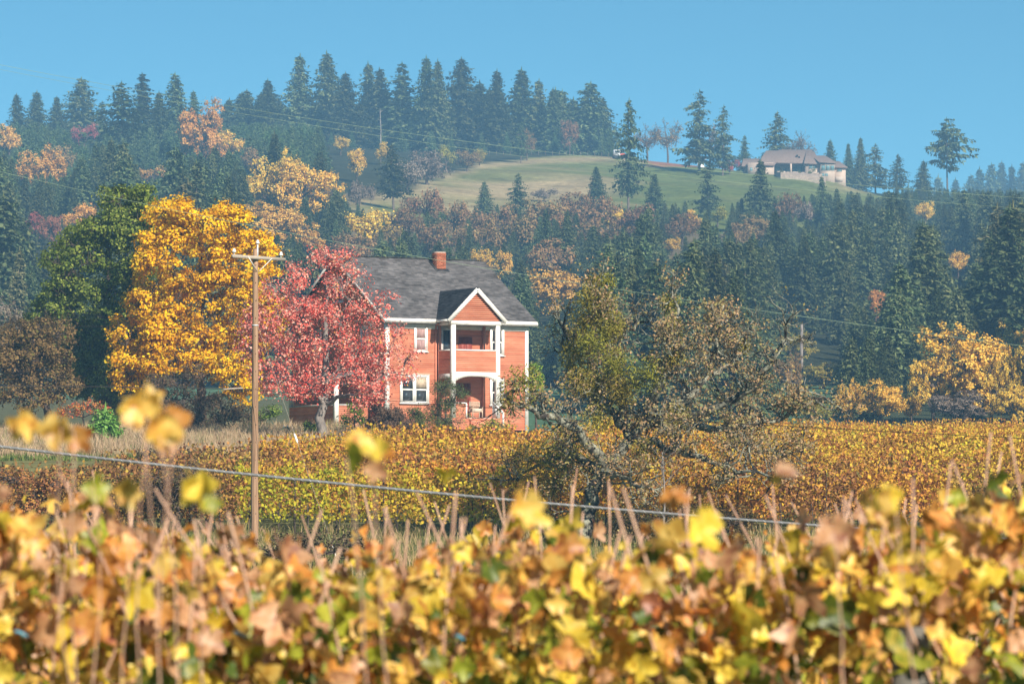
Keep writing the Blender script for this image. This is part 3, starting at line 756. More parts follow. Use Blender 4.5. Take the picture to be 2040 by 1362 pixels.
wire('service_wire', [(-260, 640, 121), (0, 647, 120.5), (160, 651, 120), (310, 653, 119.6), (500, 668, 119.1)], .006, M['darkwire'], 'thin wire meeting the pole at mid height before the yellow tree')
cable = wire('thick_cable', [(-260, 858, 72), (0, 888, 72), (250, 918, 72), (505, 945, 72), (700, 966, 72), (1000, 994, 72), (1300, 1021, 72), (1640, 1047, 72), (1880, 1063, 72), (2300, 1092, 72)], .028, M['cable'], 'thick grey cable sagging across the view behind the foreground vines', 10, 120)
cl = MB(); an2 = np.linspace(0, 1, 900)
cme = cable.data
P0 = np.zeros(len(cme.vertices) * 3, np.float32); cme.vertices.foreach_get('co', P0); P0 = P0.reshape(-1, 10, 3).mean(1)
xi = np.linspace(0, len(P0) - 1, 1600); PL = np.stack([np.interp(xi, np.arange(len(P0)), P0[:, k]) for k in range(3)], 1)
ph = np.linspace(0, 2 * math.pi * 150, 1600); PL = PL + np.stack([0 * ph, .028 * np.cos(ph), .028 * np.sin(ph)], 1)
cl.tube(PL, .003, 4); cl.build('lashing_wire', M['galv'], cable)

# ------------------------------------------------------------------ tree builders
def shell_points(n, rng, inner=.45):
    d = norm(rng.normal(size=(n, 3))); r = inner + (1 - inner) * rng.random(n) ** .6
    return d * r[:, None]

def lobe_tree(name, base, lobes, lmat, bmat, label, cat, seed=0, r0=.3, leaf=.2, per=26, clusters=16, crad=.32, aspect=.75, trunk_pts=None, twig=.012, up=.5, sparse=None, group=None, fill=1.0, leaves2=None, sides=6):
    """trunk, limbs to each lobe, twigs to clusters of leaves. lobes: (x,y,z,rx,ry,rz)"""
    rng = np.random.default_rng(seed)
    base = np.asarray(base, float); root = empty(name, base, 0, label, cat, group)
    Lb = np.array(lobes, float); Lb[:, :3] -= base
    wood = MB(); nodes = []; nr = []
    if trunk_pts is None:
        top = Lb[:, :3].mean(0); hgt = Lb[:, 2].max()
        trunk_pts = [np.zeros(3), np.array([top[0] * .2, top[1] * .2, hgt * .25]), np.array([top[0] * .6, top[1] * .6, hgt * .5]), np.array([top[0], top[1], hgt * .82])]
    else: trunk_pts = [np.asarray(p, float) - base for p in trunk_pts]
    T = np.array(trunk_pts); q = np.linspace(0, len(T) - 1, 14)
    Tp = np.stack([np.interp(q, np.arange(len(T)), T[:, k]) for k in range(3)], 1); Tp[1:-1] += rng.normal(0, r0 * .25, (12, 3)) * np.array([1, 1, .2])
    rad = r0 * np.linspace(1, .18, 14) ** .9; rad[0] *= 1.25
    Tp[0, 2] -= .25
    trunk = MB().tube(Tp, rad, 10)
    for p, r in zip(Tp[3:], rad[3:]): nodes.append(p); nr.append(r)
    order = np.argsort(np.linalg.norm(Lb[:, :3] - Tp[5], axis=1))
    leafmb = MB()
    for k in order:
        c = Lb[k, :3]; rr = Lb[k, 3:6]
        A = np.array(nodes); dist = np.linalg.norm(A - c, axis=1) + 2.2 * np.maximum(0, A[:, 2] - c[2] + .3)
        i = int(np.argmin(dist)); p0 = A[i]; rs = min(nr[i] * .72, r0 * .5); ln = np.linalg.norm(c - p0)
        n = 7; s = np.linspace(0, 1, n)[:, None]
        sag = np.array([0, 0, 1.0]) * ln * .12
        B = p0 + (c - p0) * s + np.sin(s * math.pi) * sag * rng.uniform(-.3, 1) + rng.normal(0, ln * .035, (n, 3)) * np.sin(s * math.pi)
        br = np.linspace(rs, max(.022, rs * .35), n)
        wood.tube(B, br, sides)
        for p, r in zip(B[2:], br[2:]): nodes.append(p); nr.append(r)
        nc = max(3, int(clusters * (1 if sparse is None else sparse[k])))
        C = c + shell_points(nc, rng) * rr
        for cc in C:
            b0 = B[rng.integers(3, n)]
            mid = (b0 + cc) / 2 + rng.normal(0, .12, 3) + np.array([0, 0, .08])
            wood.tube(np.array([b0, mid, cc, cc + norm(cc - b0) * crad * .6]), [twig * 1.8, twig * 1.3, twig * .8, twig * .4], 3, cap=False)
        m = int(per * fill)
        Pp = np.repeat(C, m, 0) + rng.normal(0, crad * .55, (nc * m, 3)) * np.array([1, 1, .75])
        out = norm(Pp - c) * 1.05 + rng.normal(0, .5, Pp.shape); out[:, 2] += up
        leaf_quads(leafmb, Pp, out, leaf * rng.uniform(.65, 1.25, len(Pp)), rng, aspect)
    trunk.build('trunk', bmat, root, smooth=True)
    wood.build('limbs', bmat, root)
    leafmb.build('crown', lmat, root)
    return root

def pxlobes(lst, Y, seed, depth=1.0, squash=.85, double=True, sc=1.0):
    """photo-plane lobe list (px, py, r[px]) -> lobes spread in depth so that the crown is round"""
    rng = np.random.default_rng(seed); xs = np.array([l[0] for l in lst]); cx = (xs.min() + xs.max()) / 2; hw = (xs.max() - xs.min()) / 2 + 25
    out = []
    for (px, py, r) in lst:
        rm = r * Y / FPX * sc; e = math.sqrt(max(.08, 1 - ((px - cx) / hw) ** 2)) * hw * Y / FPX * depth
        for s in ((-.62, .55) if double else (0,)):
            dy = e * (s + rng.uniform(-.22, .22)); p = at(px + rng.uniform(-6, 6), py + rng.uniform(-6, 6), Y + dy)
            out.append((p[0], p[1], p[2], rm, rm, rm * squash))
    return out

def scatter_lobes(poly_pts, n, r, seed):
    """n lobe centres inside a photo polygon"""
    rng = np.random.default_rng(seed); P = np.array(poly_pts, float); lo, hi = P.min(0), P.max(0); out = []; tries = 0
    while len(out) < n and tries < 20000:
        tries += 1; c = lo + (hi - lo) * rng.random(2)
        if not poly_in(np.array([c[0]]), np.array([c[1]]), poly_pts)[0]: continue
        rr = r * rng.uniform(.75, 1.25)
        if any(math.hypot(c[0] - o[0], c[1] - o[1]) < .62 * (rr + o[2]) * .9 for o in out) and tries < 15000: continue
        out.append((c[0], c[1], rr))
    return out

# yellow maple
ym_poly = [(330, 405), (375, 400), (400, 430), (440, 405), (470, 425), (490, 465), (530, 480), (545, 520), (550, 580), (540, 650), (500, 700), (520, 760), (470, 790), (400, 740), (330, 735), (262, 760), (240, 700), (235, 660), (270, 610), (270, 530), (285, 475), (310, 430)]
lob = scatter_lobes(ym_poly, 46, 36, 5)
lobe_tree('yellow_maple', gpt(395, 227), pxlobes(lob, 227, 6, .8), L_yel, M['bark'], 'big golden yellow maple between the green tree and the red tree', 'tree', 21, .36, .19, 36, 16, .34, trunk_pts=[gpt(395, 227), at(398, 800, 227), at(405, 720, 227), at(400, 600, 227), at(395, 470, 227)])
# dark green broadleaf evergreen
gt_poly = [(230, 375), (275, 375), (300, 400), (310, 470), (290, 560), (300, 680), (300, 800), (180, 800), (150, 740), (70, 680), (62, 610), (110, 590), (115, 510), (150, 465), (200, 450), (222, 415)]
lob = scatter_lobes(gt_poly, 44, 36, 9)
lobe_tree('green_evergreen_tree', gpt(215, 236), pxlobes(lob, 236, 10, .7), L_green, M['bark'], 'tall dark green broadleaf tree left of the yellow maple', 'tree', 22, .4, .19, 34, 17, .36, up=.35)
# red tree in front of the house
rt_poly = [(590, 520), (630, 500), (700, 530), (720, 585), (770, 590), (825, 630), (815, 690), (815, 740), (740, 790), (690, 800), (610, 790), (540, 780), (500, 720), (495, 650), (520, 590), (560, 560)]
lob = scatter_lobes(rt_poly, 42, 30, 14)
spr = []
for (px, py, r) in lob:
    f = 1.0
    if px > 690 and py < 660: f = .48
    if px > 765: f = .45
    spr += [f, f * .9]
RB = gpt(640, 207.5)
lobe_tree('red_leaved_tree', RB, pxlobes(lob, 208, 15, .8), L_red, M['greybark'], 'red leaved tree with grey trunk standing before the left of the house', 'tree', 23, .29, .135, 26, 14, .40, twig=.013, fill=.85, sparse=spr, trunk_pts=[RB, at(643, 800, 207.5), at(650, 730, 207.5), at(652, 660, 208), at(645, 560, 208)])
# brown leaved tree at the left edge
bt_poly = [(-60, 640), (0, 650), (60, 650), (110, 640), (135, 690), (140, 760), (130, 800), (60, 800), (-60, 800)]
lobe_tree('brown_leaved_tree', gpt(105, 222), pxlobes(scatter_lobes(bt_poly, 26, 32, 31), 222, 32, .7), L_brown, M['bark'], 'broad tree with dull brown and olive leaves at the left edge', 'tree', 33, .28, .15, 30, 16, .34)
lobe_tree('bare_grey_tree', gpt(-10, 250), pxlobes([(5, 610, 30), (-30, 640, 35), (30, 640, 25), (-5, 670, 30)], 250, 35, .7), L_hg, M['greybark'], 'greyish half bare tree behind the brown tree at the left edge', 'tree', 36, .18, .14, 12, 14, .4)

def shrub(name, lst, Y, lmat, label, seed, leaf=.12, per=26, clusters=14, crad=.26, cat='shrub', base=None, depth=.8, aspect=.7, up=.5, group=None):
    px = sum(l[0] for l in lst) / len(lst)
    return lobe_tree(name, gpt(base or px, Y), pxlobes(lst, Y, seed, depth), lmat, M['bark'], label, cat, seed, .08, leaf, per, clusters, crad, aspect, up=up, group=group)
shrub('brushy_shrub', [(310, 770, 28), (345, 760, 30), (380, 750, 30), (330, 810, 30), (370, 800, 34), (300, 820, 28), (345, 840, 26), (400, 810, 30), (400, 840, 28)], 219, L_dark, 'big dark reddish brown bush below the yellow maple', 41, .13, 26, 14)
shrub('dark_hedge_shrub', [(430, 800, 30), (455, 820, 28), (480, 830, 24), (425, 835, 24)], 221, L_dark, 'dark hedge bush left of the utility pole under the yellow maple', 42, .12)
shrub('shaded_shrub', [(225, 740, 34), (255, 780, 34), (210, 790, 30), (270, 740, 30), (240, 825, 28), (280, 825, 25)], 229, L_green, 'shaded dark green bush under the tall green tree', 43, .14)
shrub('red_orange_bush', [(155, 812, 16), (180, 805, 17), (200, 815, 15), (130, 820, 13)], 226, L_mix, 'small red and orange bush behind the young pine', 44, .12, 16, 10, .2)
shrub('plum_round_shrub', [(745, 840, 24), (775, 825, 24), (805, 845, 22), (775, 850, 26), (758, 822, 16), (792, 822, 16)], 209, L_shrubp, 'round plum brown shrub before the house front', 45, .085, 42, 18, .2)
shrub('green_mound_shrub', [(825, 825, 18), (838, 840, 18), (820, 850, 18)], 211, L_shrubg, 'low green shrub between the plum shrub and the willowy shrub', 46, .09, 30, 14, .2)
shrub('willowy_shrub', [(872, 775, 18), (890, 765, 17), (880, 800, 22), (905, 800, 20), (860, 820, 20), (895, 835, 24), (918, 780, 14), (875, 845, 20)], 213, L_shrubg, 'tall willowy grey green shrub hiding the foot of the porch', 47, .12, 24, 13, .26, aspect=.25)
shrub('lime_shrub', [(1066, 745, 14), (1075, 760, 13), (1060, 765, 12), (1068, 735, 9)], 236, L_lime, 'bright green shrub at the right corner of the house', 48, .14, 18, 9, .2)
shrub('climbing_vine_bush', [(700, 815, 14), (712, 832, 13), (690, 838, 12), (722, 812, 10)], 214, L_lime, 'yellow green climbing plant on the house wall beside the red tree trunk', 49, .12, 14, 8, .2)
shrub('dark_garden_shrub', [(520, 830, 16), (540, 820, 14), (505, 845, 12)], 222, L_green, 'dark green garden bush right of the utility pole', 50, .12, 20, 10, .22)
shrub('low_leafy_plant', [(615, 848, 8), (606, 852, 7), (625, 853, 7)], 211, L_lime, 'low bright green plant at the foot of the red tree', 51, .1, 14, 7, .14)
shrub('olive_porch_bush', [(965, 850, 13), (985, 846, 12), (1005, 852, 12), (945, 855, 10)], 217, L_hyg, 'low yellow olive bush below the porch steps', 52, .1, 18, 9, .18)

# ------------------------------------------------------------------ conifers
def conifer_mesh(seed, Ht=20.0, rad=3.8, clear=.04, whorls=30, per=9, droop=.25, gaps=0.0, pw=.85, spray=.42, k=6, tipdens=1.0, rough=.2):
    rng = np.random.default_rng(seed); mb = MB(); dz = Ht * (1 - clear) / whorls
    lop = rng.uniform(0, 6.28); QA = []
    for w in range(whorls):
        f = clear + (1 - clear) * (w / whorls) ** .95
        L0 = rad * (1 - (f - clear) / (1 - clear)) ** pw * (1 + .16 * math.sin(w * 1.7 + seed)) + .22
        if f < clear + .12: L0 *= .7 + 2.2 * (f - clear)
        n = max(5, int(per * (.55 + .45 * L0 / rad) + rng.integers(0, 2)))
        a0 = rng.uniform(0, 6.28)
        for b in range(n):
            if rng.random() < gaps: continue
            z = Ht * f + rng.uniform(-.8, .8) * dz
            a = a0 + b * 6.283 / n + rng.uniform(-.4, .4); L = L0 * (1 + rng.normal(0, rough)) * (1 + .12 * math.cos(a - lop))
            if L < .15: continue
            d = np.array([math.cos(a), math.sin(a), 0]); side = np.array([-math.sin(a), math.cos(a), 0])
            kk = max(2, int(k * (.35 + .65 * L / rad))); s = np.linspace(.16, 1, kk)
            dr = droop * rng.uniform(.5, 1.5)
            zz = z + L * (.28 * s - (dr + .28) * s ** 2 + .12 * s ** 4)
            C = d[None] * (L * s)[:, None]; C[:, 2] = zz
            sp = spray * (.6 + .5 * L / rad) * rng.uniform(.7, 1.35, kk) * (1.25 - .5 * s) * 2.1
            for sg in (-1, 1, 0):
                out = d[None] * (.75 if sg else .5) + side[None] * sg * rng.uniform(.4, 1.1, kk)[:, None]
                out[:, 2] = rng.uniform(-.75, .1, kk) if sg else rng.uniform(-1.3, -.4, kk)
                out = norm(out); wv = norm(np.cross(out, np.array([0, 0, 1.]) + rng.normal(0, .5, (kk, 3))))
                tip = C + out * sp[:, None]; mid = C + out * sp[:, None] * .45
                wd = (sp * .27)[:, None]
                QA.append(np.stack([C, mid + wv * wd, tip, mid - wv * wd - np.array([0, 0, 1]) * wd * .5], 1).reshape(-1, 3))
            tp = C[-1]; QA.append(np.array([tp, tp + (d * .6 + side * .25) * sp[-1] * .6, tp + d * sp[-1] - uz * .1, tp + (d * .6 - side * .25) * sp[-1] * .6]))
    V = np.concatenate(QA); mb.add(V, np.arange(len(V)).reshape(-1, 4))
    # leader
    for b in range(5):
        a = b * 1.26; V = [(0, 0, Ht - .9), (.14 * math.cos(a), .14 * math.sin(a), Ht - .3), (0, 0, Ht + .55), (.14 * math.cos(a + 1.2), .14 * math.sin(a + 1.2), Ht - .35)]
        mb.add(V, [[0, 1, 2, 3]])
    me = mb.mesh('conifer_crown', L_fir)
    tr = MB(); q = np.linspace(0, 1, 8); tr.tube(np.stack([.12 * np.sin(q * 3 + seed), .12 * np.cos(q * 2.3 + seed), q * Ht * .98 - .8], 1), .30 * (1 - q) ** .8 + .02, 7)
    return me, tr.mesh('conifer_trunk', M['firbark'], True), Ht
CON = {
    'dense': [conifer_mesh(1, rad=4.3, whorls=42, per=11, k=7), conifer_mesh(2, rad=4.0, whorls=42, per=10, k=7, droop=.36, rough=.3), conifer_mesh(3, rad=4.8, whorls=40, per=11, k=7, pw=.72, rough=.28)],
    'spire': [conifer_mesh(21, rad=3.0, whorls=40, per=9, k=6, pw=1.05, rough=.3, droop=.38), conifer_mesh(22, rad=5.0, whorls=36, per=10, k=8, pw=.6, rough=.36, gaps=.1), conifer_mesh(23, rad=4.1, whorls=38, per=10, k=7, pw=.95, rough=.4, gaps=.12, droop=.15)],
    'narrow': [conifer_mesh(4, rad=3.4, whorls=42, per=9, k=6, droop=.42, rough=.3), conifer_mesh(5, rad=3.1, whorls=40, per=9, k=6, droop=.45, rough=.34, gaps=.08)],
    'open': [conifer_mesh(6, rad=3.9, clear=.2, whorls=30, per=8, gaps=.22, k=6, rough=.38, pw=.66), conifer_mesh(7, rad=3.6, clear=.14, whorls=30, per=8, gaps=.24, k=6, rough=.42, pw=.6)],
    'young': [conifer_mesh(8, Ht=9, rad=2.3, clear=.0, whorls=24, per=10, k=5, spray=.32, droop=.05, rough=.18), conifer_mesh(9, Ht=9, rad=2.0, clear=0, whorls=24, per=10, k=5, spray=.3, droop=.1, rough=.2)],
    'pine': [conifer_mesh(10, rad=5.2, clear=.5, whorls=17, per=8, gaps=.2, k=8, spray=.5, droop=.12, pw=.42, rough=.4)],
}
RNG = random.Random(77)
SPECIAL = []          # protected photo boxes: (x0,y0,x1,y1,Y)
counts = {'conifer': 0}
GEN = []              # candidates for the generic forest
def put_conifer(kind, px, Y, height, label, group=None, wide=1.0, name='fir_tree', mat=None):
    cm, tm, Ht = CON[kind][RNG.randrange(len(CON[kind]))]
    b = gpt(px, Y); s = height / (Ht + .5)
    root = empty(name, b, RNG.uniform(0, 6.28), label, 'tree', group)
    root.scale = (s * wide, s * wide, s); root.rotation_euler.x = RNG.gauss(0, .018); root.rotation_euler.y = RNG.gauss(0, .018)
    inst('trunk', tm, root); inst('crown', cm, root, mat=mat)
    counts['conifer'] += 1
    return root
def fir_top(kind, px, top, base=None, Y=None, label='', group=None, wide=1.0, name='fir_tree', mat=None, guard=False):
    if Y is None: Y = ground_y(px, base) if base else 1112
    g = gpt(px, Y); h = at(px, top, Y)[2] - g[2]
    o = put_conifer(kind, px, Y, max(4, h), label, group, wide, name, mat)
    if guard:
        bp = proj(*g)[1]; w = h * FPX / Y * .16
        SPECIAL.append((px - w * .6, top, px + w * .6, bp - (bp - top) * .25, Y))
    return o

# skyline conifers
SKYL = 'tall dark conifer standing on the ridge skyline left of the meadow'; SKYG = 'conifers on the ridge skyline'
for (kind, px, top, base, wd) in [
    ('dense', -20, 205, 300, 1), ('narrow', 32, 185, 300, 1), ('dense', 66, 178, 300, 1), ('dense', 110, 190, 300, 1), ('dense', 160, 152, 290, 1.1), ('narrow', 200, 200, 300, 1), ('open', 240, 160, 330, 1.2), ('narrow', 285, 143, 300, 1.1), ('dense', 318, 180, 320, .9), ('narrow', 350, 143, 300, 1.1), ('dense', 385, 178, 300, .8),
    ('narrow', 488, 185, 290, 1.1), ('dense', 535, 155, 290, 1.0), ('dense', 592, 105, 285, .85), ('dense', 648, 98, 290, .9), ('dense', 690, 142, 300, .9), ('dense', 735, 120, 300, .75), ('narrow', 757, 133, 305, 1), ('narrow', 797, 122, 305, 1.1), ('dense', 850, 108, 305, .75), ('dense', 868, 114, 305, .65), ('dense', 917, 112, 310, .9), ('narrow', 958, 158, 310, 1.1), ('dense', 990, 135, 312, .8), ('dense', 1040, 132, 312, .95), ('dense', 1072, 155, 312, .8), ('dense', 1100, 172, 312, .8), ('dense', 1126, 176, 312, .8), ('dense', 1172, 160, 312, 1.0)]:
    fir_top(kind, px, top, None, 1108 + RNG.uniform(-6, 22) if px > 430 or px < 210 else ground_y(px, base), *(('tall dark conifer on the left skyline before the gap in the ridge wood', 'conifers of the left skyline') if px < 430 else ({592: 'second tallest conifer of the main skyline wood, just left of the tallest', 648: 'tallest pointed conifer of the main skyline wood', 850: 'tall conifer in mid skyline, left one of a close pair', 868: 'tall conifer in mid skyline, right one of a close pair', 1172: 'broad conifer at the right end of the skyline wood above the meadow', 488: 'slim conifer at the left end of the main skyline wood'}.get(px, SKYL), SKYG)), wd * 1.42)
for i, px in enumerate(range(440, 1200, 15)):      # second rank that closes the wood behind the skyline firs
    fir_top('dense', px + RNG.uniform(-10, 10), RNG.uniform(165, 218) + (15 if px > 1100 else 0), None, 1135 + RNG.uniform(0, 25), 'lower conifer filling the ridge wood behind the tall skyline firs', 'rear conifers of the ridge wood', 1.35)
for px, top, w in [(1215, 252, .8), (1200, 262, .8), (1140, 268, .9), (1105, 262, .9), (960, 262, .9), (900, 270, .9), (860, 258, 1), (700, 262, 1), (660, 268, 1), (620, 262, 1), (800, 255, 1), (760, 262, 1), (1010, 262, .9), (1060, 268, .9)]:
    fir_top('young', px, top, None, 1096, 'low young conifer at the foot of the ridge wood', 'young conifers below the ridge wood', w, 'young_fir', L_young)
fir_top('open', 1252, 192, 432, None, 'thin ragged conifer with sparse branches rising through the middle of the meadow', None, .72, guard=True)
fir_top('open', 1393, 176, 345, None, 'tall broad conifer, taller of the pair on the skyline left of the tan house', None, 1.15, guard=True)
fir_top('open', 1440, 206, 350, None, 'slimmer conifer, right of the skyline pair near the tan house', None, .9, guard=True)
fir_top('open', 1547, 220, None, 1112, 'bushy conifer standing behind the tan house roof', None, 1.25, guard=True)
fir_top('narrow', 1484, 268, None, 1108, 'small conifer at the left end of the tan house', None, 1.2)
fir_top('narrow', 1655, 276, None, 1118, 'small conifer showing above the right roof of the tan house', None, 1.2)
fir_top('dense', 1693, 283, 372, None, 'left of two close dark conifers right of the tan house', None, .9)
fir_top('dense', 1716, 271, 374, None, 'right of two close dark conifers right of the tan house', None, .9)
fir_top('open', 1746, 284, 380, None, 'rough open conifer third to the right of the tan house', None, 1.3)
fir_top('open', 1790, 305, 395, None, 'hazy conifer on the falling ridge right of the tan house', None, 1.2)
fir_top('dense', 1840, 318, 405, 1060, 'full rounded conifer left of the tall lone pine', None, 1.1)
fir_top('pine', 1890, 232, 412, 1030, 'tall lone pine with long bare trunk on the right skyline', None, .8, 'pine_tree', guard=True)
fir_top('dense', 965, 360, 440, None, 'dark conifer on the lower meadow, leftmost of the meadow firs', None, 1.15, guard=True)
fir_top('open', 1030, 343, 452, None, 'open pale green conifer on the lower meadow', None, 1.1, guard=True)
fir_top('dense', 1188, 329, 412, None, 'dark conifer in the middle of the green meadow', None, 1.3, guard=True)
fir_top('dense', 1306, 342, 452, None, 'broad dark conifer below the green meadow', None, 1.2, guard=True)
fir_top('open', 1410, 318, 432, None, 'loose conifer at the meadow edge left of the tan house', None, 1.25, guard=True)
fir_top('dense', 1515, 314, 470, None, 'big dark conifer standing in front of the tan house', None, 1.15, guard=True)
fir_top('dense', 1642, 348, 470, None, 'dark conifer in front of the right end of the tan house', None, .95, guard=True)
fir_top('dense', 1668, 372, 480, None, 'dark conifer below the lower garage of the tan house', None, .95)
fir_top('open', 782, 284, 418, None, 'dark fir with bare lower trunk at the left tip of the meadow', None, 1.3, guard=True)
fir_top('open', 1038, 240, 325, None, 'dark fir with visible trunk on the upper rim of the meadow', None, .9, guard=True)
# far hazy trees on the right
for px, top in [(1955, 330), (1975, 322), (1998, 318), (2020, 325), (2042, 320), (2065, 330), (1930, 345), (1905, 352), (1870, 345), (1850, 352), (1830, 356), (1812, 362)]:
    fir_top('dense', px, top, None, 1700 + RNG.uniform(0, 100), 'pale hazy conifer on the distant ridge at the right edge', 'hazy conifers on the far ridge', 1.0)

# snag
sg = gpt(757, 1085); hgt = at(757, 217, 1085)[2] - sg[2]
snag = empty('dead_snag', sg, 0, 'pale dead tree trunk standing before the ridge wood', 'tree')
MB().tube(np.array([(0, 0, -1), (.1, 0, hgt * .5), (-.1, 0, hgt)]), [.26, .2, .08], 7).build('trunk', M['greybark'], snag)
mb = MB(); r3 = random.Random(2)
for k in range(9):
    z = hgt * r3.uniform(.4, .95); a = r3.uniform(0, 6.28); l = r3.uniform(.6, 1.6); mb.tube(np.array([(0, 0, z), (l * math.cos(a), l * math.sin(a), z + .3)]), [.07, .03], 4)
mb.build('dead_branch', M['greybark'], snag)

# ------------------------------------------------------------------ broadleaf trees of the hill
def broad_mesh(seed, Ht=10.0, wid=9.0, nl=15, per=14, cl=14, leaf=.5, trunk=.22, gap=0, lr=.21, low=.3):
    rng = np.random.default_rng(seed); lm = MB(); wm = MB()
    tp = np.array([(0, 0, -.8), (.1, .1, Ht * .2), (rng.normal(0, .3), rng.normal(0, .3), Ht * .45), (rng.normal(0, .4), 0, Ht * .75)]); wm.tube(tp, [.36, .3, .22, .1], 7)
    for i in range(nl):
        d = norm(rng.normal(size=3)); r = rng.uniform(.45, .86)
        c = np.array([d[0] * wid / 2 * r, d[1] * wid / 2 * r, Ht * (low + (1 - low) * .5) + d[2] * Ht * (1 - low) * .5 * r * .92])
        rr = Ht * lr * rng.uniform(.7, 1.2)
        j = tp[2] if c[2] > Ht * .5 else tp[1]; wm.tube(np.array([j, (j + c) / 2 + rng.normal(0, .3, 3), c]), [.16, .1, .04], 4)
        C = c + shell_points(cl, rng, .5) * rr * np.array([1, 1, .8])
        for q in C: wm.tube(np.array([c, (c + q) / 2 + rng.normal(0, .15, 3), q + norm(q - c) * .3]), [.05, .035, .015], 3, cap=False)
        P = np.repeat(C, per, 0) + rng.normal(0, leaf * .7, (cl * per, 3))
        N_ = norm(P - c) + rng.normal(0, .6, P.shape); N_[:, 2] += .4
        leaf_quads(lm, P, N_, leaf * rng.uniform(.6, 1.2, len(P)), rng, .8)
    V = np.concatenate(lm.V); zt = np.percentile(V[:, 2], 99.5); wx = (np.percentile(np.abs(V[:, :2]), 98.5)) * 2
    for q in lm.V + wm.V: q[:, 2] *= Ht / zt; q[:, :2] *= wid / wx
    return lm.mesh('broad_crown', L_hy), wm.mesh('broad_trunk', M['bark'], False), Ht, wid
BRD = {'round': [broad_mesh(s) for s in (51, 52, 53)], 'scrub': [broad_mesh(s, 8, 10, 16, 10, 13, .45, low=.12, lr=.22) for s in (54, 55, 56)], 'bare': [broad_mesh(s, 10, 10, 20, 4, 14, .32, low=.32, lr=.2) for s in (57, 58)], 'fine': [broad_mesh(s, 10, 9, 22, 24, 16, .27, low=.1, lr=.17) for s in (61, 62, 63)], 'tall': [broad_mesh(s, 14, 8, 20, 14, 13, .5, low=.15, lr=.15) for s in (59, 60)]}
def put_broad(kind, px, top, bot, wpx, lmat, label, group=None, cat='tree', name='broadleaf_tree', Y=None, guard=True, rear=0.0):
    cm, tm, Ht, wid = BRD[kind][RNG.randrange(len(BRD[kind]))]
    if Y is None: Y = ground_y(px, bot)
    g = gpt(px, Y); h = max(2.5, at(px, top, Y)[2] - g[2]); w = wpx * Y / FPX
    root = empty(name, g, RNG.uniform(0, 6.28), label, cat, group)
    root.scale = (w / wid, w / wid, h / Ht)
    inst('trunk', tm, root); inst('crown', cm, root, mat=lmat)
    if guard: SPECIAL.append((px - wpx * .42, top + 2, px + wpx * .42, bot - (bot - top) * .18, Y))
    return root
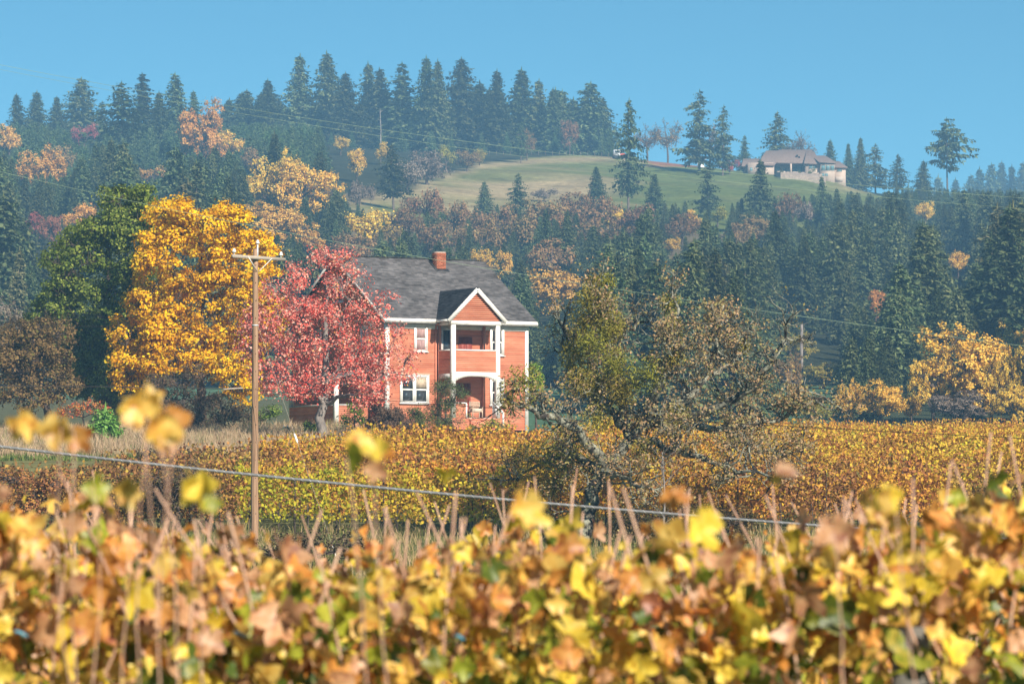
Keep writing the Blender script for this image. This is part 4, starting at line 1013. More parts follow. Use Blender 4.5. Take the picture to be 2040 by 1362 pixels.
for a in [
    ('fine', 75, 292, 400, 112, L_ho, 'orange tree among young firs near the left edge of the hill'),
    ('round', 120, 288, 360, 60, L_hb, 'brown tree right behind the orange tree on the left hill'),
    ('round', 15, 248, 320, 46, L_ho, 'orange tree at the left edge just below the skyline firs'),
    ('scrub', 165, 247, 300, 54, L_hr, 'reddish brown bush below the left skyline firs'),
    ('fine', 402, 200, 360, 105, L_ho, 'tall orange yellow tree standing before the left skyline firs'),
    ('round', 455, 260, 325, 58, L_hy, 'small bright yellow tree right of the tall orange yellow tree'),
    ('fine', 552, 302, 460, 130, L_hy, 'large yellow maple on the slope above the yellow maple by the house, left half'),
    ('fine', 605, 318, 470, 125, L_hy, 'large yellow maple on the slope, right of the large yellow one'),
    ('round', 505, 295, 360, 50, L_hb, 'brownish tree above the large yellow maple on the slope'),
    ('fine', 548, 405, 520, 125, L_ho, 'pale orange tree below the large yellow maples on the slope'),
    ('round', 160, 404, 485, 72, L_ho, 'orange tree on the slope left of the green tree'),
    ('tall', 98, 430, 500, 42, L_hr, 'pinkish red tree on the slope at left'),
    ('tall', 68, 424, 490, 32, L_hr, 'slim dark pink tree left of the pinkish red one'),
    ('scrub', 302, 332, 372, 58, L_ho, 'small pale orange bush on the slope above the green tree'),
    ('tall', 710, 298, 365, 36, L_hy, 'narrow yellow orange tree left of the meadow tip'),
    ('round', 757, 284, 330, 34, L_hy, 'small yellow tree under the dead snag'),
    ('round', 678, 272, 310, 34, L_hy, 'little yellow tree below the tallest ridge firs'),
    ('scrub', 735, 418, 500, 115, L_hy, 'yellow tree spreading behind the red tree below the meadow'),
    ('round', 625, 458, 520, 60, L_ho, 'orange tree on the slope above the red tree'),
    ('scrub', 960, 496, 545, 54, L_hy, 'small orange yellow tree right of the chimney'),
    ('tall', 1002, 500, 580, 34, L_ho, 'narrow orange tree beside the right roof edge'),
    ('tall', 1108, 538, 650, 100, L_ho, 'orange tree behind the old oak top'),
    ('round', 1240, 420, 475, 74, L_hy, 'yellow tree in the oak belt below the meadow'),
    ('round', 1382, 418, 470, 40, L_hy, 'small yellow tree below the right part of the meadow'),
    ('round', 1430, 412, 455, 40, L_hyg, 'small yellow green tree under the loose meadow conifer'),
    ('round', 1340, 473, 510, 34, L_hy, 'little yellow tree between dark firs in mid slope'),
    ('round', 1500, 430, 500, 70, L_hb, 'russet oak below the big conifer of the tan house'),
    ('round', 1845, 402, 450, 44, L_hy, 'small orange yellow tree under the lone pine'),
    ('round', 1910, 500, 555, 42, L_hy, 'small bright yellow tree in the dark firs at right'),
    ('tall', 1746, 578, 650, 38, L_ho, 'slim orange tree deep in the right hand firs'),
    ('fine', 1575, 655, 740, 100, L_hyg, 'yellow green maple behind the lone grey pole'),
    ('fine', 1570, 705, 800, 70, L_hb, 'brownish tree below the yellow green maple'),
    ('fine', 1925, 650, 845, 175, L_hy, 'largest yellow maple at the right foot of the hill'),
    ('fine', 2015, 640, 790, 76, L_hy, 'yellow tree at the right edge behind the largest maple'),
    ('fine', 2020, 760, 850, 80, L_hy, 'low golden tree at the right edge above the vineyard'),
    ('fine', 1690, 758, 848, 56, L_hy, 'small pale yellow tree, leftmost of three above the vineyard'),
    ('fine', 1755, 758, 850, 90, L_hy, 'golden yellow tree, middle of three above the vineyard'),
    ('fine', 1815, 785, 845, 44, L_hy, 'narrow yellow tree, rightmost of three above the vineyard'),
    ('fine', 1860, 700, 846, 96, L_hy, 'golden maple overlapping the left side of the largest yellow maple'),
    ('fine', 1975, 685, 846, 100, L_hy, 'golden maple overlapping the right side of the largest yellow maple'),
    ('fine', 2045, 690, 846, 80, L_hy, 'golden maple cut off by the right edge of the view'),
    ('fine', 1908, 778, 850, 120, L_hg, 'grey brown rounded bush at the foot of the largest yellow maple'),
    ('fine', 1882, 720, 800, 56, L_hr, 'pinkish shrub left of the largest yellow maple'),
    ('bare', 1331, 238, 327, 66, L_hb, 'bare oak with thin brown twigs on the skyline of the meadow'),
    ('bare', 1290, 246, 322, 60, L_hb, 'thin brown tree left of the bare skyline oak'),
    ('bare', 1415, 248, 335, 70, L_hb, 'thin brown tree mixed with the tall skyline pair'),
    ('bare', 1602, 262, 345, 80, L_hg, 'bare grey tree behind the tan house roof'),
    ('tall', 1135, 240, 310, 34, L_hb, 'narrow brown tree in the ridge wood above the meadow'),
    ('round', 1050, 258, 320, 36, L_hb, 'brown tree beside the fir on the meadow rim'),
    ('scrub', 888, 290, 335, 40, L_hyg, 'yellow green bush at the wood edge above the meadow'),
    ('scrub', 955, 296, 330, 34, L_hyg, 'small yellowish bush at the wood edge nearer the meadow top'),
    ('scrub', 850, 300, 368, 80, L_hg, 'grey brown thicket along the upper left meadow edge'),
    ('scrub', 810, 320, 385, 70, L_hg, 'grey thicket at the left meadow corner'),
    ('scrub', 930, 300, 342, 50, L_hb, 'brown thicket below the ridge wood'),
    ('scrub', 715, 360, 425, 60, L_hg, 'grey bare thicket left of the meadow tip'),
    ('scrub', 1085, 376, 402, 52, L_hg, 'low pale bramble patch in the dry meadow'),
    ('scrub', 1455, 318, 348, 40, L_crim, 'crimson bush left of the tan house'),
    ('fine', 2000, 750, 800, 50, L_hr, 'dull red shrub beside the low golden tree at the right edge'),
    ('fine', 1640, 722, 775, 80, L_hyg, 'olive green bush below the dark cabin'),
    ('fine', 1622, 805, 850, 70, L_hyg, 'pale green bush above the vineyard beside the old oak'),
]:
    kind, px, top, bot, w, lm_, lab = a
    put_broad(kind, px, top, bot, w, lm_, lab, Y=(1104 if lab.startswith(('bare oak', 'thin brown', 'bare grey')) else None))
# oak belt under the meadow
OAKL = 'brown leaved oak in the belt of oaks below the meadow'; OAKG = 'brown oaks below the meadow'
for (px, top, bot, w, lm_) in [(850, 395, 480, 90, L_hb), (905, 420, 500, 90, L_hb), (800, 430, 500, 80, L_hb), (985, 425, 510, 90, L_hb), (1080, 415, 500, 90, L_hb), (1150, 400, 480, 90, L_hb), (1205, 408, 490, 80, L_hb), (1270, 425, 500, 80, L_hb), (1120, 440, 530, 100, L_hb), (1040, 450, 540, 100, L_hb), (950, 455, 550, 90, L_hb), (870, 455, 540, 90, L_hb), (1190, 455, 545, 100, L_hb), (1260, 470, 550, 80, L_hb), (1360, 440, 510, 70, L_hb), (780, 465, 540, 80, L_hb), (1100, 490, 580, 90, L_hb), (700, 480, 560, 80, L_hb), (1475, 460, 530, 60, L_hb), (1575, 400, 470, 60, L_hb), (1610, 420, 480, 50, L_hg)]:
    put_broad('scrub' if RNG.random() < .6 else 'round', px, top - 16, bot - 16, w * 1.05, lm_, OAKL, OAKG, name='oak_tree', guard=RNG.random() < .35)

# ------------------------------------------------------------------ tan house on the hill
HY = 1052.0
hb = gpt(1590, HY); s_h = HY / FPX
hz0 = at(1590, 344, HY)[2]
tan = empty('tan_hill_house', (hb[0], HY, hz0), 0, 'tan house with brown hip roofs and tall windows on the hilltop', 'house')
def zx(z_): return (1460 + z_ / 7.846 - 1590) * s_h       # crop column -> local x
def zz_(z_): return (344 - (270 + z_ / 7.846)) * s_h      # crop row -> local z
def hip(mb, x0, x1, y0, y1, ze, zr, r0, r1, ov=.5):
    ym = (y0 + y1) / 2
    a = [(x0 - ov, y0 - ov, ze), (x1 + ov, y0 - ov, ze), (x1 + ov, y1 + ov, ze), (x0 - ov, y1 + ov, ze), (r0, ym, zr), (r1, ym, zr)]
    mb.add(a, [[0, 1, 5, 4], [2, 3, 4, 5]]); mb.add(a, [[1, 2, 5], [3, 0, 4]])
    mb.add([(p[0], p[1], ze - .25) for p in a[:4]] + a[:4], [[0, 1, 5, 4], [1, 2, 6, 5], [2, 3, 7, 6], [3, 0, 4, 7], [3, 2, 1, 0]])
e1 = zz_(420)
bw = MB()
bw.box(zx(250), zx(660), 1.0, 11, -1.5, e1); bw.build('left_wing_wall', M['tanwall'], tan)
bw = MB(); bw.box(zx(660), zx(1150), 6.0, 11, -1.5, e1); bw.build('patio_wall', M['tantrim'], tan)
bw = MB(); bw.box(zx(1150), zx(1380), 0.0, 11, -3.5, zz_(440)); bw.build('right_wing_wall', M['tanwall'], tan)
bw = MB(); bw.box(zx(1380) + .003, zx(1600), -1.2, 11, -3.5, zz_(430)); bw.build('bay_wall', M['tanwall'], tan)
bw = MB(); bw.box(zx(1600) + .003, zx(1785), 1.2, 11, -4.2, zz_(490)); bw.build('end_wing_wall', M['tanwall'], tan)
bw = MB(); bw.box(zx(1625), zx(1740), 1.0, 1.19, zz_(712), zz_(640)); bw.build('garage_door', M['tantrim'], tan)
mb = MB(); hip(mb, zx(640), zx(1180), 2.2, 11.5, zz_(415), zz_(185), zx(640) + 2, zx(1290)); mb.build('main_roof', M['tanroof'], tan)
mb = MB(); hip(mb, zx(420), zx(640), 0.8, 12, zz_(455), zz_(200), zx(555), zx(900)); mb.build('left_roof', M['tanroof'], tan)
mb = MB(); hip(mb, zx(180), zx(420), 2.5, 9.5, zz_(470), zz_(330), zx(195), zx(560)); mb.build('garage_roof', M['tanroof'], tan)
mb = MB(); hip(mb, zx(1150), zx(1390), -.2, 12, zz_(440), zz_(215), zx(1190), zx(1300)); mb.build('right_roof', M['tanroof'], tan)
mb = MB(); hip(mb, zx(1385), zx(1595), -1.3, 10, zz_(428), zz_(290), zx(1250), zx(1480)); mb.build('bay_roof', M['tanroof'], tan)
mb = MB(); hip(mb, zx(1605), zx(1780), 1.0, 9, zz_(490), zz_(375), zx(1500), zx(1700)); mb.build('end_roof', M['tanroof'], tan)
bw = MB(); bw.box(zx(200), zx(250) - .003, 3.5, 9, -1.5, zz_(475)); bw.build('garage_wall', M['tanwall'], tan)
MB().box(zx(912), zx(942), 1.7, 2.1, -.3, zz_(422)).build('patio_column', M['tanwall'], tan)
def hwin(x0, x1, z0, z1, y, n=2, cross=None):
    x0, x1, z0, z1 = zx(x0), zx(x1), zz_(z1), zz_(z0)
    mb = MB(); f = .14
    mb.box(x0, x1, y - .1, y - .003, z0, z0 + f); mb.box(x0, x1, y - .1, y - .003, z1 - f, z1)
    for i in range(n + 1):
        q = x0 + (x1 - x0 - f) * i / n; mb.box(q, q + f, y - .1, y - .003, z0 + f, z1 - f)
    if cross:
        zc = zz_(cross); mb.box(x0 + f, x1 - f, y - .09, y - .003, zc - .1, zc + .1)
    w = mb.build('window', M['tantrim'], tan)
    for i in range(n):
        q = x0 + (x1 - x0 - f) * i / n
        MB().box(q + f + .002, q + (x1 - x0 - f) / n - .002, y - .05, y - .004, z0 + f + .002, z1 - f - .002).build('pane', M['hglass'], w)
M['hglass'] = glass_mat('sky_coloured_glass', (.12, .22, .24))  # teal base colour stands in for the reflected sky
hwin(1195, 1330, 450, 525, 0, 2); hwin(1380, 1600, 432, 560, -1.2, 3, 470); hwin(1640, 1728, 500, 565, 1.2, 1); hwin(1380, 1500, 595, 650, -1.2, 2)
hwin(800, 880, 470, 575, 6.0, 2); hwin(690, 780, 450, 570, 6.0, 1); hwin(965, 1130, 450, 570, 6.0, 2); hwin(270, 330, 490, 560, 1.0, 1); hwin(900, 930, 465, 490, 5.97, 1)
for x_, z_ in ((1035, 300), (1068, 325)):
    MB().box(zx(x_) - .2, zx(x_) + .2, 3.4, 4.2, zz_(z_) - .1, zz_(z_) + .35).build('roof_vent', M['flash'], tan)
# terraced rock garden below it
ter = empty('terrace_garden', (hb[0], HY - 5, hz0), 0, 'stone terraces with small shrubs below the tan house', 'garden terrace')
r5 = random.Random(6)
mb = MB(); mb.add([(zx(660), 3.6, zz_(582)), (zx(1150), 3.6, zz_(586)), (zx(1400), -9, zz_(715)), (zx(700), -9, zz_(645))], [[3, 2, 1, 0]]); mb.add([(zx(700), -9, zz_(645)), (zx(1400), -9, zz_(715)), (zx(1400), -9.8, zz_(715) - 5), (zx(700), -9.8, zz_(645) - 5)], [[0, 3, 2, 1]]); mb.add([(zx(660), 3.6, zz_(582)), (zx(700), -9, zz_(645)), (zx(700), -9.8, zz_(645) - 5), (zx(660), 3.6, zz_(582) - 5)], [[0, 1, 2, 3]]); mb.build('soil_bank', M['stone'], ter)
for row, (xa, xb, dy, zc) in enumerate(((680, 1330, .5, 592), (700, 1340, -2.2, 628), (730, 1350, -4.8, 662), (1080, 1370, -7.0, 705))):
    mb = MB(); x = zx(xa)
    while x < zx(xb):
        w_ = r5.uniform(.5, 1.3); f_ = (x - zx(xa)) / (zx(xb) - zx(xa)); zt_ = zz_(zc + 18 * f_) + r5.uniform(-.1, .3)
        mb.box(x, x + w_ - .05, dy - r5.uniform(.1, .4), dy + .8, zt_ - r5.uniform(.7, 1.0), zt_); x += w_
    st = mb.build('stone_wall', M['stone'], ter); st['kind'] = 'stuff'
for x_, z_ in ((1250, 596), (740, 628), (1020, 640), (1190, 632)):
    rg = np.random.default_rng(int(x_)); P = rg.normal(0, .3, (160, 3)) + np.array([zx(x_), -1.2, zz_(z_) + .4]); lm_ = MB(); leaf_quads(lm_, P, rg.normal(size=(160, 3)), .22, rg); lm_.build('garden_plant', L_shrubg, ter)

SPECIAL.append((1478, 285, 1690, 352, 1050))
# small dark cabin in the firs
cy_ = 560.0; cgp = gpt(1640, cy_); cpb = at(1640, 738, cy_)
cab = empty('dark_cabin', (cgp[0], cy_, cgp[2]), R(-18), 'small dark red cabin with pale roof edges half hidden in the firs', 'cabin')
ch_ = at(1640, 690, cy_)[2] - cgp[2]; wh = ch_ - 1.3
mb = MB(); mb.box(-2.8, 2.8, 0, 5, -1, wh); mb.add([(-2.8, 0, wh), (2.8, 0, wh), (0, 0, wh + 1.25)], [[0, 1, 2]]); mb.build('wall', M['cabin'], cab)
mb = MB()
for s in (-1, 1): mb.add([(s * 3.2, -.5, wh - .15), (s * 3.2, 5.4, wh - .15), (0, 5.4, wh + 1.3), (0, -.5, wh + 1.3), (s * 3.2, -.5, wh - .27), (0, -.5, wh + 1.18)], [[0, 1, 2, 3], [0, 3, 5, 4]])
mb.build('roof', M['greywhite'], cab)
mb = MB(); mb.box(.9, 2.0, -.08, -.003, wh - 1.7, wh - .6); cw = mb.build('window', M['greywhite'], cab); MB().box(1.0, 1.9, -.12, -.083, wh - 1.6, wh - .7).build('pane', M['glass'], cw)
MB().box(-1.4, -.5, -.08, -.003, wh - 3, wh - .9).build('door', M['darkred'], cab)
SPECIAL.append((1612, 684, 1672, 735, cy_))
# grey pole in front of the firs
gp_ = gpt(1597, 470); ghh = at(1597, 646, 470)[2] - gp_[2]
tag(MB().tube(np.array([(gp_[0], 470, gp_[2] - .5), (gp_[0], 470, gp_[2] + ghh * .5), (gp_[0] + .05, 470, gp_[2] + ghh)]), [.26, .22, .17], 9).build('lone_pole', M['greybark'], smooth=True), 'lone grey wooden pole standing before the dark firs', 'pole')
SPECIAL.append((1590, 648, 1604, 735, 470))
# white roofed outbuilding behind the right vineyard crest
ob = gpt(2020, 292); zt = at(2020, 846, 292)[2]
shed = empty('white_shed', (ob[0], 292, ob[2]), R(4), 'low white roofed outbuilding just behind the vineyard at the right edge', 'shed')
hh = zt - ob[2]
MB().box(-1.7, 3.5, 0, 3, -.3, hh - .16).build('wall', M['greywhite'], shed); MB().box(-2.0, 3.8, -.3, 3.3, hh - .15, hh).build('roof', M['white_metal'], shed)
sw = MB().box(-.9, .6, -.03, -.003, hh - .75, hh - .3).build('window', M['glass'], shed)
# meadow rim: fence, vehicle, roofed well
f0 = gpt(975, 1086)
fence = empty('meadow_fence', f0, 0, 'post and wire fence along the top rim of the meadow', 'fence')
prev = None
for i, px in enumerate(range(975, 1225, 14)):
    g = gpt(px, 1086) - f0
    MB().box(g[0] - .07, g[0] + .07, g[1] - .07, g[1] + .07, g[2] - .3, g[2] + 1.25).build('post', M['firbark'], fence)
    if prev is not None:
        mb = MB()
        for z in (.6, 1.1): mb.bar(prev + uz * z, g + uz * z, .015, .015)
        mb.build('rail_wire', M['firbark'], fence)
    prev = g
vv = gpt(1229, 1080)
veh = empty('white_tractor', vv, R(15), 'small white and orange tractor parked on the meadow rim', 'tractor')
MB().box(-.9, .9, -.7, .7, .9, 2.5).build('cab', M['white_metal'], veh); MB().box(.9, 2.3, -.5, .5, .7, 1.5).build('hood', M['orange'], veh)
for x, y, r_ in ((-.3, -.8, .75), (-.3, .8, .75), (1.8, -.65, .45), (1.8, .65, .45)):
    w_ = MB(); w_.tube(np.array([(x, y - .18, r_), (x, y + .18, r_)]), r_, 14); w_.build('wheel', M['tyre'], veh)
MB().box(-.75, .75, -.71, -.703, 1.6, 2.3).build('window', M['glass'], veh)
wv_ = gpt(1397, 1068)
well = empty('roofed_well', wv_, R(20), 'small white roofed garden well on the meadow rim below the tall conifers', 'well')
for x in (-.8, .8): MB().box(x - .12, x + .12, -.12, .12, 0, 2.4).build('post', M['white'], well)
mb = MB()
for s in (-1, 1): mb.add([(-1.3, s * 1.1, 2.2), (1.3, s * 1.1, 2.2), (1.3, 0, 3.2), (-1.3, 0, 3.2)], [[0, 1, 2, 3]])
mb.build('roof', M['tanroof'], well); MB().lathe([(1.0, 0), (1.0, .9), (.8, .9), (.8, 0)], 14).build('well_wall', M['white'], well)

# ------------------------------------------------------------------ the forest that fills the slope
rg = np.random.default_rng(99)
cand = []; rng_f = random.Random(5)
Y = 335.0
while Y < 1088:
    step = 7.2 + (Y - 450) * .003
    half = 1140 / FPX * Y + 8
    x = -half + rg.uniform(0, 6)
    while x < half:
        xx = x + rg.uniform(-2.2, 2.2); yy = Y + rg.uniform(-3.5, 3.5)
        px, by = proj(xx, yy, float(H(xx, yy)))
        young = (px < 730 and 275 < by < 430)
        h = rg.uniform(7, 10.5) if young else rg.uniform(12, 24)
        if not young and px > 690 and px < 1330 and by < 560: h = rg.uniform(7, 13)
        if px > 1330 and by < 520: h = rg.uniform(10, 16)
        for hf in (1, .72, .5, .34):
            hh_ = h * hf; ty = by - hh_ * FPX / yy; w = hh_ * FPX / yy * (.27 if young else .23); ok = True
            if yy > 975 and 650 < px < 1760: ok = False
            if px > 640 and px < 1760 and ty < np.interp(px, [640, 700, 790, 900, 1000, 1300, 1450, 1600, 1700, 1760], [330, 398, 418, 408, 404, 400, 392, 384, 378, 388]): ok = False
            if px >= 1760 and ty < 372: ok = False
            if px < 640 and ty < 240: ok = False
            if hf == 1 and px > 690 and px < 1330 and by < 570 and rg.random() < .2: break
            if yy < 450 and px < 1190: break
            if yy < 400 and 1560 < px < 1660: break
            if ok:
                for (x0, y0, x1, y1, sY) in SPECIAL:
                    if yy > sY: continue
                    for fx in (.1, .35, .65, .9):
                        for fy in (.1, .4, .75):
                            qx, qy = x0 + (x1 - x0) * fx, y0 + (y1 - y0) * fy
                            if ty - 4 < qy < by and abs(qx - px) < w * (qy - ty) / max(1, by - ty) * 1.15 + 3: ok = False
                    if not ok: break
            if ok:
                cand.append((px, yy, hh_, young, by, ty)); break
        x += (4.6 if young else 7.6) * rg.uniform(.8, 1.25)
    Y += step * (.8 if Y > 850 else 1)
big = sorted([c for c in cand if not c[3]], key=lambda c: -(c[2] / c[1]))
yng = sorted([c for c in cand if c[3]], key=lambda c: -(c[2] / c[1]))
n_big = max(0, 296 - counts['conifer'])
rest = [('big', c) for c in big[n_big:]] + [('young', c) for c in yng[150:]]
for (px, yy, h, yg, by, ty) in big[:n_big]:
    k = RNG.choices(['dense', 'narrow', 'open', 'spire'], [5, 1.5, 1, 5])[0]
    put_conifer(k, px, yy, h, 'dark green conifer in the dense wood on the slope below the meadow', 'conifers of the wooded slope', RNG.uniform(.78, 1.25), mat=L_fir2 if RNG.random() < .16 else None)
for (px, yy, h, yg, by, ty) in yng[:150]:
    put_conifer('young', px, yy, h, 'young green conifer in the dense plantation on the left slope', 'young conifers of the left plantation', RNG.uniform(.9, 1.2), 'young_fir', L_young)
print('FOREST big', len(big), 'young', len(yng), 'rest', len(rest), 'special conifers', counts['conifer'])

def forest_nodes(name, items, proto, kind_label):
    """one stuff object: points instanced with a crown by geometry nodes"""
    P = np.array([gpt(c[0], c[1]) for c in items]); S = np.array([c[2] for c in items])
    me = bpy.data.meshes.new(name); me.from_pydata([tuple(p) for p in P], [], [])
    a = me.attributes.new('tree_scale', 'FLOAT', 'POINT'); a.data.foreach_set('value', S.astype(np.float32))
    r_ = me.attributes.new('tree_turn', 'FLOAT_VECTOR', 'POINT'); tr = np.zeros((len(P), 3), np.float32); tr[:, 2] = np.random.default_rng(len(P)).uniform(0, 6.28, len(P)); r_.data.foreach_set('vector', tr.ravel())
    o = bpy.data.objects.new(name, me); COL.objects.link(o)
    ng = bpy.data.node_groups.new(name + '_nodes', 'GeometryNodeTree')
    ng.interface.new_socket('Geometry', in_out='INPUT', socket_type='NodeSocketGeometry'); ng.interface.new_socket('Geometry', in_out='OUTPUT', socket_type='NodeSocketGeometry')
    gi = ng.nodes.new('NodeGroupInput'); go = ng.nodes.new('NodeGroupOutput'); ip = ng.nodes.new('GeometryNodeInstanceOnPoints')
    oi = ng.nodes.new('GeometryNodeObjectInfo'); oi.inputs['Object'].default_value = proto; oi.inputs['As Instance'].default_value = True; oi.transform_space = 'ORIGINAL'
    n1 = ng.nodes.new('GeometryNodeInputNamedAttribute'); n1.data_type = 'FLOAT'; n1.inputs['Name'].default_value = 'tree_scale'
    n2 = ng.nodes.new('GeometryNodeInputNamedAttribute'); n2.data_type = 'FLOAT_VECTOR'; n2.inputs['Name'].default_value = 'tree_turn'
    er = ng.nodes.new('FunctionNodeEulerToRotation')
    l = ng.links
    l.new(gi.outputs[0], ip.inputs['Points']); l.new(oi.outputs['Geometry'], ip.inputs['Instance'])
    l.new(n2.outputs['Attribute'], er.inputs[0]); l.new(er.outputs[0], ip.inputs['Rotation']); l.new(n1.outputs['Attribute'], ip.inputs['Scale'])
    l.new(ip.outputs[0], go.inputs[0])
    md = o.modifiers.new('trees', 'NODES'); md.node_group = ng
    return o
# remaining trees: joined into one mesh-light forest object by nodes, one chain per crown mesh
def proto_obj(me_name, me):
    for ob_ in bpy.data.objects:
        if ob_.data == me: return ob_
if rest:
    wood_root = empty('distant_forest', (0, 0, 0)); wood_root['kind'] = 'stuff'
    wood_root['label'] = 'remaining conifers of the dense wood on the hill'
    groups = {}
    for kind, c in rest:
        key = ('young', RNG.randrange(2)) if kind == 'young' else ('dense', RNG.randrange(3))
        groups.setdefault(key, []).append(c)
    for (k, i), items in groups.items():
        cm, tm, Ht = CON[k][i]; pr = proto_obj('', cm)
        items2 = [(c[0], c[1], c[2] / (Ht + .5)) for c in items]
        o = forest_nodes('forest_crowns', items2, pr, k); o.parent = wood_root; o['kind'] = 'stuff'

# ------------------------------------------------------------------ old oak with lichen and mistletoe
OY = 125.0
OB = gpt(1160, OY)
oak = empty('old_oak', OB, 0, 'old gnarled oak with lichened limbs, mistletoe clumps and sparse brown leaves', 'tree')
rg = np.random.default_rng(404)
tw = MB(); bigl = MB(); leafs = MB(); ends = []
def curve(P, n):
    P = np.array(P); q = np.linspace(0, len(P) - 1, n); C = np.stack([np.interp(q, np.arange(len(P)), P[:, k]) for k in range(3)], 1)
    C[1:-1] = (C[:-2] + 2 * C[1:-1] + C[2:]) / 4; return C
def opx(px, py, dy=0): return at(px, py, OY + dy) - OB
limbs = [
    ([(1160, 1075, 0), (1172, 1000, 0), (1195, 940, 0), (1255, 872, 0), (1300, 835, 0)], .27, .15),
    ([(1205, 930, 0), (1165, 875, -1), (1110, 832, -1.5), (1060, 822, -2), (1005, 790, -2.5)], .20, .05),
    ([(1255, 872, 0), (1240, 800, .5), (1232, 740, 1), (1205, 680, .5), (1192, 620, 0), (1188, 562, 0)], .19, .03),
    ([(1285, 845, 0), (1318, 760, -1), (1342, 700, -1), (1350, 640, -.5), (1338, 575, 0)], .18, .03),
    ([(1300, 835, 0), (1370, 800, 1), (1420, 740, 1.5), (1430, 670, 1.5), (1445, 600, 2)], .17, .03),
    ([(1300, 835, 0), (1400, 830, -1), (1490, 775, -1.5), (1540, 720, -2), (1565, 672, -2)], .17, .03),
    ([(1300, 840, 0), (1450, 860, 1.5), (1560, 835, 2), (1640, 790, 2)], .16, .03),
    ([(1260, 870, 0), (1350, 900, -2), (1450, 930, -3), (1545, 955, -3.5)], .15, .03),
    ([(1200, 935, 0), (1130, 900, 1), (1080, 925, 2), (1020, 955, 2.5)], .14, .03),
    ([(1245, 850, 0), (1180, 790, 1.5), (1135, 735, 2), (1122, 650, 2)], .15, .03),
    ([(1420, 745, 1.5), (1490, 700, 2), (1480, 640, 2.5)], .09, .02),
    ([(1205, 690, .5), (1270, 640, 1), (1330, 650, 2)], .08, .02),
    ([(1200, 940, 0), (1260, 960, -2), (1330, 985, -3)], .10, .02),
    ([(1450, 860, 1.5), (1520, 900, 2), (1600, 900, 2.5)], .09, .02),
]
def grow(p, d, L, r, lvl):
    n = 5; P = [p]; dd = d.copy()
    for i in range(n):
        dd = norm(dd + rg.normal(0, .36, 3) + np.array([0, 0, .10])); P.append(P[-1] + dd * L / n)
    P = np.array(P); tw.tube(P, np.linspace(r, r * .45, n + 1), 5 if lvl < 2 else 3, cap=False)
    if lvl >= 3 or L < .35: ends.append(P[-1]); ends.append(P[-3]); return
    for k in range(3 if lvl < 2 else 2):
        i = rg.integers(2, n + 1); nd = norm(dd + rg.normal(0, .85, 3)); grow(P[i], nd, L * rg.uniform(.5, .78), r * .55, lvl + 1)
for pts, r0, r1 in limbs:
    C = curve([opx(*p) for p in pts], 16); C[1:-1] += rg.normal(0, .07, (14, 3))
    bigl.tube(C, np.linspace(r0, r1, 16), 8)
    L = np.linalg.norm(np.diff(C, axis=0), axis=1).sum()
    for k in range(int(L * 4.6)):
        i = rg.integers(3, 16); t_ = norm(C[min(15, i + 1)] - C[i - 1]); d = norm(t_ * .3 + rg.normal(0, 1, 3) + np.array([0, 0, .25]))
        grow(C[i], d, rg.uniform(.5, 1.25), min(.04, r0 * .3), 1)
ends = np.array(ends)
# brown leaves: dense on parts of the crown, few on others
epx, epy = proj(ends[:, 0] + OB[0], ends[:, 1] + OB[1], ends[:, 2] + OB[2])
dens = (.36 + .75 * np.exp(-((epx - 1180) / 70) ** 2 - ((epy - 640) / 100) ** 2) + .35 * np.exp(-((epx - 1300) / 130) ** 2 - ((epy - 690) / 80) ** 2) + .55 * np.exp(-((epx - 1440) / 230) ** 2 - ((epy - 880) / 75) ** 2) + .5 * np.exp(-((epx - 1400) / 90) ** 2 - ((epy - 640) / 50) ** 2) + .35 * np.exp(-((epx - 1590) / 60) ** 2 - ((epy - 800) / 60) ** 2)) * np.where((epx > 1470) & (epy < 740), .35, 1) * np.where((epx > 1232) & (epx < 1312) & (epy < 700), .15, 1) * np.where((epx < 1130) & (epy < 740), .5, 1)
keep = rg.random(len(ends)) < dens
E = ends[keep]; m_ = 11
P = np.repeat(E, m_, 0) + rg.normal(0, .13, (len(E) * m_, 3)); N_ = rg.normal(size=P.shape); N_[:, 2] += .6; N_[:, 1] -= .3
leaf_quads(leafs, P, N_, .10 * rg.uniform(.6, 1.3, len(P)), rg, .65)
trunkm = MB(); bigl.build('limbs', M['lichen'], oak, smooth=True); tw.build('twigs', M['lichen'], oak); leafs.build('foliage', L_oak, oak)
for (px, py, r, dy) in [(1165, 645, 42, 0), (1150, 705, 40, .5), (1205, 600, 28, 0), (1195, 755, 48, .6), (1240, 775, 40, -.5), (1290, 745, 44, -1), (1040, 765, 44, -2.2), (1010, 800, 26, -2.4), (1130, 905, 62, .8), (1062, 915, 48, 1.5), (1100, 960, 36, 1.4), (1345, 655, 26, -.6), (1208, 560, 22, 0), (1335, 605, 24, 0), (1350, 830, 30, -1), (1220, 660, 26, .4), (1190, 830, 34, 0), (1480, 690, 20, 2), (1285, 900, 34, -1.5), (1180, 560, 18, 0), (1172, 598, 34, -.5), (1216, 640, 32, -.6), (1182, 682, 38, -.8), (1226, 722, 34, -.4), (1150, 762, 36, -.6), (1345, 710, 26, -1.2)]:
    c = opx(px, py, dy); rm = r * OY / FPX; n = int(700 * (rm / .7) ** 2) + 60
    d = norm(rg.normal(size=(n, 3))); P = c + d * rm * (rg.random((n, 1)) ** .45) * np.array([1, 1, .95])
    mm = MB(); leaf_quads(mm, P, rg.normal(size=(n, 3)) + d * .6, .12 * rg.uniform(.6, 1.2, n), rg, .3); 
    for k in range(14):
        e = norm(rg.normal(size=3)); mm.tube(np.array([c, c + e * rm * .5, c + (e + np.array([0, 0, -.2])) * rm]), [.02, .014, .006], 3, cap=False)
    mm.build('mistletoe', L_mist, oak)
